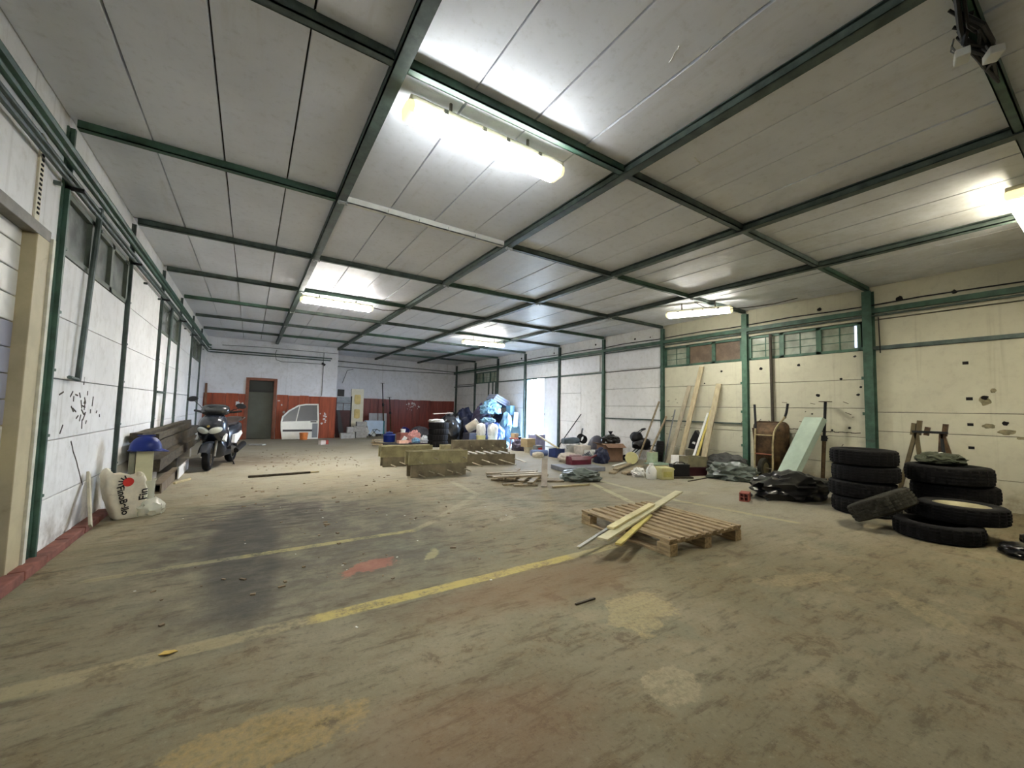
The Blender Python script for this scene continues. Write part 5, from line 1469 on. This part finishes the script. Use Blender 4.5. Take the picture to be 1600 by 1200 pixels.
MB().cyl((.22, 0, .10), (.45, .05, .17), .022, seg=10).build('bar_handle', REDP, t, smooth=True)
t = thing('crate', 'small white slotted crate beside the navy bag', 'crate', (7.22, 7.49, 0), .1)
for i in range(4):
    MB().lohi((-.14, -.12, i * .07), (.14, .12, i * .07 + .045), bevel=.005).build('slat', WHITEP, t)
for x in (-.13, .13):
    MB().lohi((x - .015, -.125, 0), (x + .015, .125, .27)).build('corner', WHITEP, t)
o = MB()
rr = []
for i in range(8):
    a = i / 7 * PI / 2
    rr.append([(7.80 + .33 * max(.02, math.cos(a)) * math.cos(b), 7.90 + .26 * max(.02, math.cos(a)) * math.sin(b), .02 + .58 * math.sin(a)) for b in [2 * PI * j / 26 for j in range(26)]])
o = o.loft(rr).build('upturned_tub', mat('slate_grey_tub', (74, 72, 82), .45), None, True, (7.72, 7.85, 0))
tag(o, 'slate grey upturned tub against the wall behind the brown carton', 'tub')
bag('rubbish_bag', 'navy bag in front of the upturned tub', 'bag', (7.14, 7.08, 0), (.34, .32, .34), NAVY, 63, amp=.25, wr=.2)
t = carton('carton', 'large brown cardboard carton before the wall', (7.67, 7.32, 0), (.52, .38, .42), -.25, CARD, flaps=True)
bag('black_bundle', 'black bundle with a round knob lying on the brown carton', 'bundle', (7.80, 7.42, .425), (.50, .34, .22), FILM, 64, amp=.3, wr=.2, knot=True)
t = thing('pushchair', 'folded black pushchair standing by the wall', 'pushchair', (8.38, 6.92, 0), -.55)
MB().blob((0, 0, .30), (.46, .32, .30), 65, 3, .2, 2, .1, .2).build('seat_fabric', BLACKP, t, smooth=True)
MB().blob((-.12, 0, .48), (.30, .26, .26), 66, 3, .2, 2, .1, .2).build('hood', BLACKP, t, smooth=True)
MB().tube([(-.38, -.1, .06), (-.2, -.1, .22), (.05, -.1, .45), (-.08, -.1, .72), (.02, -.06, .80)], .014, 8).tube([(-.38, .1, .06), (-.2, .1, .22), (.05, .1, .45), (-.08, .1, .72), (.02, .06, .80)], .014, 8).build('side_tube', BLACKM, t, smooth=True)
MB().tube([(.02, -.06, .80), (.08, -.03, .82), (.08, .03, .82), (.02, .06, .80)], .024, 8).build('handle', BLACKP, t, smooth=True)
MB().tube([(.36, -.1, .06), (.30, -.1, .28), (.05, -.1, .42), (.42, -.1, .40)], .014, 8).tube([(.36, .1, .06), (.30, .1, .28), (.05, .1, .42)], .014, 8).build('leg_tube', BLACKM, t, smooth=True)
for sx in (-.38, .36):
    for sy in (-.12, .12):
        M = Matrix.Translation((sx, sy, .075)) @ rotm((PI / 2, 0, 0))
        MB().lathe([(.02, -.015), (.06, -.02), (.075, -.01), (.075, .01), (.06, .02), (.02, .015)], 18, M, close=True).build('wheel', RUBBER, t, smooth=40)
t = pail('paint_pail', 'white paint pail lying on its side with a yellow lid end', (7.75, 6.62, .155), .135, .34, WHITEP, 'pail', lid=YTUB, handle=False, rot=(0, -1.5, .55))
for (p0, p1, w, h, lb, m_) in [((6.1, 5.75, .02), (7.0, 6.4, .02), .14, .035, 'broad grey plank on the floor before the brown carton', TIMBER), ((6.3, 5.62, .02), (7.5, 6.2, .02), .12, .035, 'long grey plank on the floor before the paint pail', TIMBER),
                               ((6.35, 5.9, .055), (7.4, 6.45, .055), .10, .03, 'grey plank on top of the floor planks', TIMBER), ((6.7, 6.3, .055), (7.45, 6.6, .06), .05, .02, 'white batten on top of the floor planks', WHITEP), ((6.25, 5.50, .02), (7.35, 5.55, .02), .03, .03, 'thin dark batten at the edge of the floor planks', DARKW)]:
    plank('floor_plank', lb, p0, p1, w, h, m_, group='planks on the floor by the cartons')
t = carton('tin', 'pale green tin on the glass tray', (7.66, 6.02, .13), (.22, .16, .22), .2, mat('pale_green_tin', (164, 178, 152), .5), 'tin')
t = thing('tray', 'pale green glass tray on a white support', 'tray', (7.62, 5.85, 0), -.1)
MB().lohi((-.24, -.17, .10), (.24, .17, .128), bevel=.006).build('plate', mat('pale_green_glass', (150, 170, 150), .2), t)
MB().lohi((-.18, -.12, 0), (.12, .12, .10), bevel=.01).build('support', CARDL, t)
t = thing('white_jug', 'white plastic jug with handle standing on the floor', 'jug', (6.36, 5.02, 0), .3)
MB().lathe([(.001, 0), (.085, 0), (.095, .02), (.095, .16), (.06, .23), (.04, .25), (.04, .29), (.001, .29)], 20).build('body', WHITEP, t, smooth=35)
MB().tube([(-.04, 0, .25), (-.12, 0, .23), (-.13, 0, .14), (-.09, 0, .12)], .014, 8).build('handle', WHITEP, t, smooth=True)
bag('white_rag', 'white rag flopped beside the jug', 'rag', (6.36, 5.32, 0), (.26, .2, .16), WHITEB, 67, amp=.4, wr=.3)
t = thing('yellow_box', 'pale yellow plastic case with grooves beside the battery', 'case', (6.60, 4.92, 0), -.35)
MB().box((0, 0, .11), (.26, .24, .22), bevel=.015).build('body', YBOX, t)
MB().box((0, 0, .19), (.275, .255, .02)).build('rim', YBOX, t)
MB().box((0, -.121, .10), (.18, .006, .10)).build('front_recess', mat('deeper_yellow', (180, 172, 100), .6), t)
t = thing('car_battery', 'black car battery with white caps on the floor', 'battery', (7.03, 4.90, .031), -.45)
MB().box((0, 0, .10), (.33, .18, .20), bevel=.008).build('case', BLACKP, t)
lid_ = MB().box((0, 0, .21), (.335, .185, .03), bevel=.006).build('lid', BLACKP, t)
for i in range(5):
    MB().cyl((-.10 + i * .05, .02, .225), (-.10 + i * .05, .02, .237), .016, seg=10).build('cap', WHITEP, lid_)
for x in (-.13, .13):
    MB().cyl((x, -.05, .225), (x, -.05, .25), .012, seg=8).build('terminal', STEEL, lid_)
MB().tube([(-.12, 0, .23), (-.06, 0, .26), (.06, 0, .26), (.12, 0, .23)], .01, 6).build('carry_handle', BLACKP, t)
o = MB().box((7.03, 4.88, .014), (.40, .26, .028), (0, 0, -.45)).build('base_board', DARKW, None, False, (7, 4.86, 0))
tag(o, 'dark board on the floor under the car battery', 'board')
plank('thin_lath', 'thin dark lath on the floor in front of the car battery', (6.75, 4.52, .008), (7.45, 4.60, .008), .025, .014, DARKW, 'lath')
carton('tool_box', 'dark red and black tool box under the wooden box', (7.60, 4.98, 0), (.44, .28, .16), -.3, mat('dark_maroon_case', (58, 24, 30), .4), 'tool box')
t = thing('wooden_box', 'open wooden box with pale rim on the dark tool box', 'box', (7.62, 5.0, .170), -.3)
for a, b in (((-.22, -.14, 0), (.22, .14, .015)), ((-.22, -.14, .015), (.22, -.12, .2)), ((-.22, .12, .015), (.22, .14, .2)), ((-.22, -.12, .015), (-.2, .12, .2)), ((.2, -.12, .015), (.22, .12, .2))):
    MB().lohi(a, b).build('side', mat('olive_grey_wood', (128, 122, 96), .7), t)
plank('dirty_sheet', 'small dirty white panel leaning behind the car battery', (7.72, 5.42, 0), (7.86, 5.5, .33), .30, .02, WHITEB, 'panel', up=(1, .4, 0))
GP = 'planks and poles leaning on the wall'
for nm, lb, p0, p1, w, h, m_ in [
  ('pole', 'slim grey pole leaning on the wall farthest toward the doorway', (8.05, 6.78, .0), (8.58, 6.54, 1.52), .035, .035, TIMBER),
  ('pole', 'slim grey pole leaning in front of the upright tyre', (8.0, 6.50, .0), (8.61, 6.35, 1.16), .04, .04, TIMBER),
  ('pole', 'thin straight pole between the slim poles and the broad planks', (8.25, 6.18, .0), (8.61, 6.11, 1.32), .025, .025, GREYP),
  ('leaning_plank', 'grey plank leaning on the wall, reaching just above the poles', (8.05, 5.92, 0), (8.60, 5.72, 1.88), .10, .03, mat('dry_grey_plank', (152, 142, 120), .7, stretch=(3, 3, .5))),
  ('leaning_plank', 'tallest pale plank leaning up to the strip window', (8.1, 5.68, 0), (8.60, 5.41, 2.31), .11, .03, mat('pale_plank', (172, 158, 126), .7, stretch=(3, 3, .5))),
  ('leaning_strip', 'white strip leaning on the wall beside the yellow one', (8.12, 5.42, 0), (8.61, 5.27, 1.26), .05, .02, WHITEP),
  ('leaning_strip', 'yellow strip leaning on the wall', (8.12, 5.33, 0), (8.61, 5.19, 1.33), .05, .025, YELLOWB),
  ('leaning_plank', 'broad pale plank leaning beside the yellow strip', (8.15, 5.16, 0), (8.60, 5.01, 1.90), .12, .03, mat('pale_plank2', (170, 158, 128), .7, stretch=(3, 3, .5)))]:
    plank(nm, lb, p0, p1, w, h, m_, group=GP, up=(1, 0, 0))
t = thing('black_shield', 'black bent plastic guard leaning on the wall between the planks', 'guard', (8.5, 5.55, .42), 0)
MB().prism([(-.16, 0), (.16, .02), (.10, .22), (-.02, .44), (-.14, .30)], lambda a, b: (.02, a, b), lambda a, b: (.06 + b * .2, a, b)).build('sheet', FILM, t)
MB().prism([(-.02, .12), (.06, .14), (.03, .18), (-.03, .17)], lambda a, b: (.016, a, b), lambda a, b: (.021, a, b)).build('bright_patch', WHITEP, t)
o = MB().box((8.52, 5.55, .21), (.26, .3, .42), bevel=.02).build('grey_bin', mat('dusty_grey_box', (112, 108, 92), .7), None, False, (8.52, 5.55, 0))
tag(o, 'dusty grey box against the wall behind the leaning planks', 'box')

# tarpaulin bundles
bag('tarpaulin', 'long dark grey tarpaulin bundle lying along the wall', 'tarpaulin', (8.34, 4.70, 0), (.40, .80, .40), TARP, 71, amp=.2, wr=.3, freq=2.6)
bag('plastic_sheet', 'crumpled grey green plastic sheet on the floor before the wheelbarrow', 'plastic', (7.80, 4.30, 0), (.50, .78, .30), GREYFILM, 72, amp=.4, wr=.35, rot=.3, freq=2.6)

# wheelbarrow standing on its nose
def wheelbarrow():
    t = thing('wheelbarrow', 'rusty wheelbarrow standing on its nose against the wall', 'wheelbarrow', (8.36, 3.94, 0), 0)
    TUBE = mat('worn_cream_tube', (170, 156, 116), .5, .2, var=.3, scale=12)
    # local: -x faces the room, y along the wall (+y to the back of the hall)
    path = [(-.02, .20, 1.44), (-.05, .17, 1.05), (-.10, .16, .75), (-.12, .16, .22), (-.12, .10, .06), (-.12, 0, .02), (-.12, -.10, .06), (-.12, -.16, .22), (-.10, -.16, .75), (-.06, -.20, 1.0), (-.02, -.34, 1.22), (0.0, -.38, 1.46)]
    def smooth(pts, n=4):
        out = []
        P = [Vector(p) for p in pts]
        for i in range(len(P) - 1):
            a, b, c, d = P[max(i - 1, 0)], P[i], P[i + 1], P[min(i + 2, len(P) - 1)]
            for j in range(n):
                s = j / n
                out.append(0.5 * ((2 * b) + (-a + c) * s + (2 * a - 5 * b + 4 * c - d) * s * s + (-a + 3 * b - 3 * c + d) * s ** 3))
        return out + [P[-1]]
    MB().tube(smooth(path), .017, 8).build('frame_tube', TUBE, t, smooth=True)
    MB().tube(smooth(path)[:6], .022, 8).build('grip', BLACKP, t, smooth=True)
    MB().tube(smooth(path)[-5:], .022, 8).build('grip', BLACKP, t, smooth=True)
    # tray: open side to the wall
    def ringt(x, hy, z0, z1, r):
        pts = []
        for cy, cz, a0 in ((hy - r, z1 - r, 0), (-hy + r, z1 - r, PI / 2), (-hy + r, z0 + r, PI), (hy - r, z0 + r, 1.5 * PI)):
            for k in range(5):
                a = a0 + k * PI / 8
                pts.append((x, cy + r * math.cos(a), cz + r * math.sin(a)))
        return pts
    MB().loft([ringt(.18, .31, .20, 1.10, .10), ringt(.05, .25, .30, 1.03, .10), ringt(-.06, .17, .42, .94, .08), ringt(-.075, .15, .44, .92, .07)]).build('tray', RUST, t, smooth=40)
    MB().tube(ringt(.18, .315, .19, 1.11, .10) + [ringt(.18, .315, .19, 1.11, .10)[0]], .012, 6).build('tray_rim', RUST, t, smooth=True)
    for z, m_ in ((.86, TUBE), (.50, mat('rust_red_bar', (140, 86, 62), .6))):
        MB().bar((-.11, -.16, z), (-.11, .16, z), .03, .02).build('cross_bar', m_, t)
    M = Matrix.Translation((-.10, 0, .235)) @ rotm((PI / 2, 0, 0)) @ rotm((0, 0, 0))
    wt_ = MB().lathe([(.11, -.04), (.15, -.05), (.185, -.035), (.195, 0), (.185, .035), (.15, .05), (.11, .04)], 26, M, close=True).build('tyre', RUBBERG, t, smooth=50)
    MB().lathe([(.001, -.03), (.115, -.035), (.115, .035), (.001, .03)], 22, M).build('wheel_disc', mat('muddy_wheel', (112, 104, 78), .8), wt_, smooth=40)
    MB().cyl((-.10, -.17, .235), (-.10, .17, .235), .012, seg=8).build('axle', STEEL, t)
    for s in (-1, 1):
        MB().bar((-.10, s * .16, .62), (-.02, s * .24, .98), .02, .02).build('leg_strut', RUST, t)
wheelbarrow()

# mint foam panel
pA, pB = Vector((8.02, 3.70, .02)), Vector((7.86, 3.36, .02))
tA = Vector((8.47, 3.34, 1.22))
tB = tA + (pB - pA)
n_ = (pB - pA).cross(tA - pA).normalized()
if n_.x < 0:
    n_ = -n_
o = MB().loft([[pA, pB, tB, tA], [p + n_ * .10 for p in (pA, pB, tB, tA)]]).build('foam_slab', GREENF, None, False, tuple(pA))
tag(o, 'mint green foam panel leaning askew against the wall', 'foam panel')
prop('rusty steel prop leaning on the wall behind the mint foam panel', 8.4, 3.06, 1.50, (.12, -.03), .03)

# black polythene heap and brick
bag('black_polythene', 'crumpled black polythene heap in front of the mint foam panel', 'plastic', (6.95, 2.95, 0), (1.15, .62, .36), FILM, 81, amp=.25, wr=.3, rot=-.35, freq=2.0)
bag('black_polythene', 'black polythene bag swelling between foam panel and tyre stack', 'plastic', (7.84, 2.40, 0), (.70, .52, .52), FILM, 82, amp=.2, wr=.25, freq=2.0)
t = thing('hollow_brick', 'red hollow brick on the floor beside the black polythene', 'brick', (5.98, 3.13, 0), .35)
for a, b in (((0, -.06, 0), (.2, .06, .015)), ((0, -.06, .105), (.2, .06, .12)), ((0, -.06, .015), (.2, -.045, .105)), ((0, .045, .015), (.2, .06, .105)), ((0.01, -.008, .015), (.2, .008, .105)), ((0.01, -.045, .052), (.2, .045, .066))):
    MB().lohi(a, b).build('web', mat('terracotta', (140, 74, 62), .8, bump=.2), t)
o = MB().tube([(6.20, 3.24, .032), (6.30, 3.24, .032), (6.42, 3.26, .032)], .028, 10).build('grey_pipe', GREYP, None, True, (6.3, 3.18, 0))
tag(o, 'short grey pipe between the hollow brick and the black polythene', 'pipe')

# sawhorse / axle stands behind the wide tyres
t = thing('work_stand', 'rusty work stand with upright stubs behind the wide tyres', 'stand', (8.15, 1.66, 0), 0)
for (y0, y1) in ((-.35, -.12), (-.05, -.12), (.38, .14), (.06, .14)):
    MB().bar((0, y0, 0), (0, y1, 1.06), .045, .045, up=(1, 0, 0)).build('leg', RUST if y0 < 0 else mat('yellow_brown_wood', (92, 80, 54), .7), t)
for x in (-.14, .14):
    MB().bar((x, -.2, 0), (0, -.12, 1.0), .035, .035, up=(0, 1, 0)).build('brace', BLACKM, t)
MB().bar((0, -.18, 1.05), (0, .18, 1.05), .05, .03).build('cross_bar', BLACKM, t)
MB().bar((0, -.30, .62), (0, -.02, .62), .03, .04).build('cross_bar', BLACKM, t)
for y, h, m_ in ((-.14, 1.17, 0), (.18, 1.17, 1), (.12, 1.21, 1), (.04, 1.12, 0)):
    MB().bar((.02, y, 1.0), (.02, y - .02, h), .05, .06, up=(1, 0, 0)).build('stub', RUST if not m_ else mat('yellow_brown_wood', (92, 80, 54), .7), t)

# ------------------------------------------------------------------ small litter on the floor
o = MB().prism([(-.03, 0), (-.01, .02), (.03, .012), (.045, -.005), (.01, -.018)], lambda a, b: (-.28 + a, 2.62 + b, .004 + .2 * abs(b)), lambda a, b: (-.28 + a, 2.62 + b, .008 + .2 * abs(b))).build('dry_leaf', LEAF, None, False, (-.28, 2.62, 0))
tag(o, 'dry yellow leaf on the worn yellow floor line', 'leaf')
plank('twig', 'thin dark twig lying by the pale cement patch', (1.80, 2.0, .006), (1.97, 2.0, .006), .014, .010, DARKW, 'twig')
m = MB()
for i in range(230):
    if RND.random() < .6:
        x, y = RND.uniform(.12, 2.1), RND.triangular(8.5, 13.0, 9.2)
    else:
        x, y = RND.uniform(-.5, 2.2), RND.uniform(2.8, 7.6)
    r = RND.uniform(.006, .022)
    m.box((x, y, r * .25), (r * RND.uniform(1, 3), r, r * .5), (0, 0, RND.uniform(0, PI)))
o = m.build('floor_debris', mat('crumbs', (120, 104, 80), .9, var=.5, scale=3), None, False, (0, 0, 0))
tag(o, 'scattered crumbs of mortar and wood on the dusty floor', 'debris', kind='stuff')
m = MB()
for i in range(20):
    x, y = RND.uniform(-.6, 2.6), RND.uniform(2.4, 6)
    r = RND.uniform(.004, .010)
    m.box((x, y, .002), (r * 2, r, .003), (0, 0, RND.uniform(0, PI)))
o = m.build('paint_flecks', mat('white_flecks', (206, 202, 190), .8), None, False, (0, 0, 0))
tag(o, 'small white flecks scattered on the dark oily floor', 'flecks', kind='stuff')
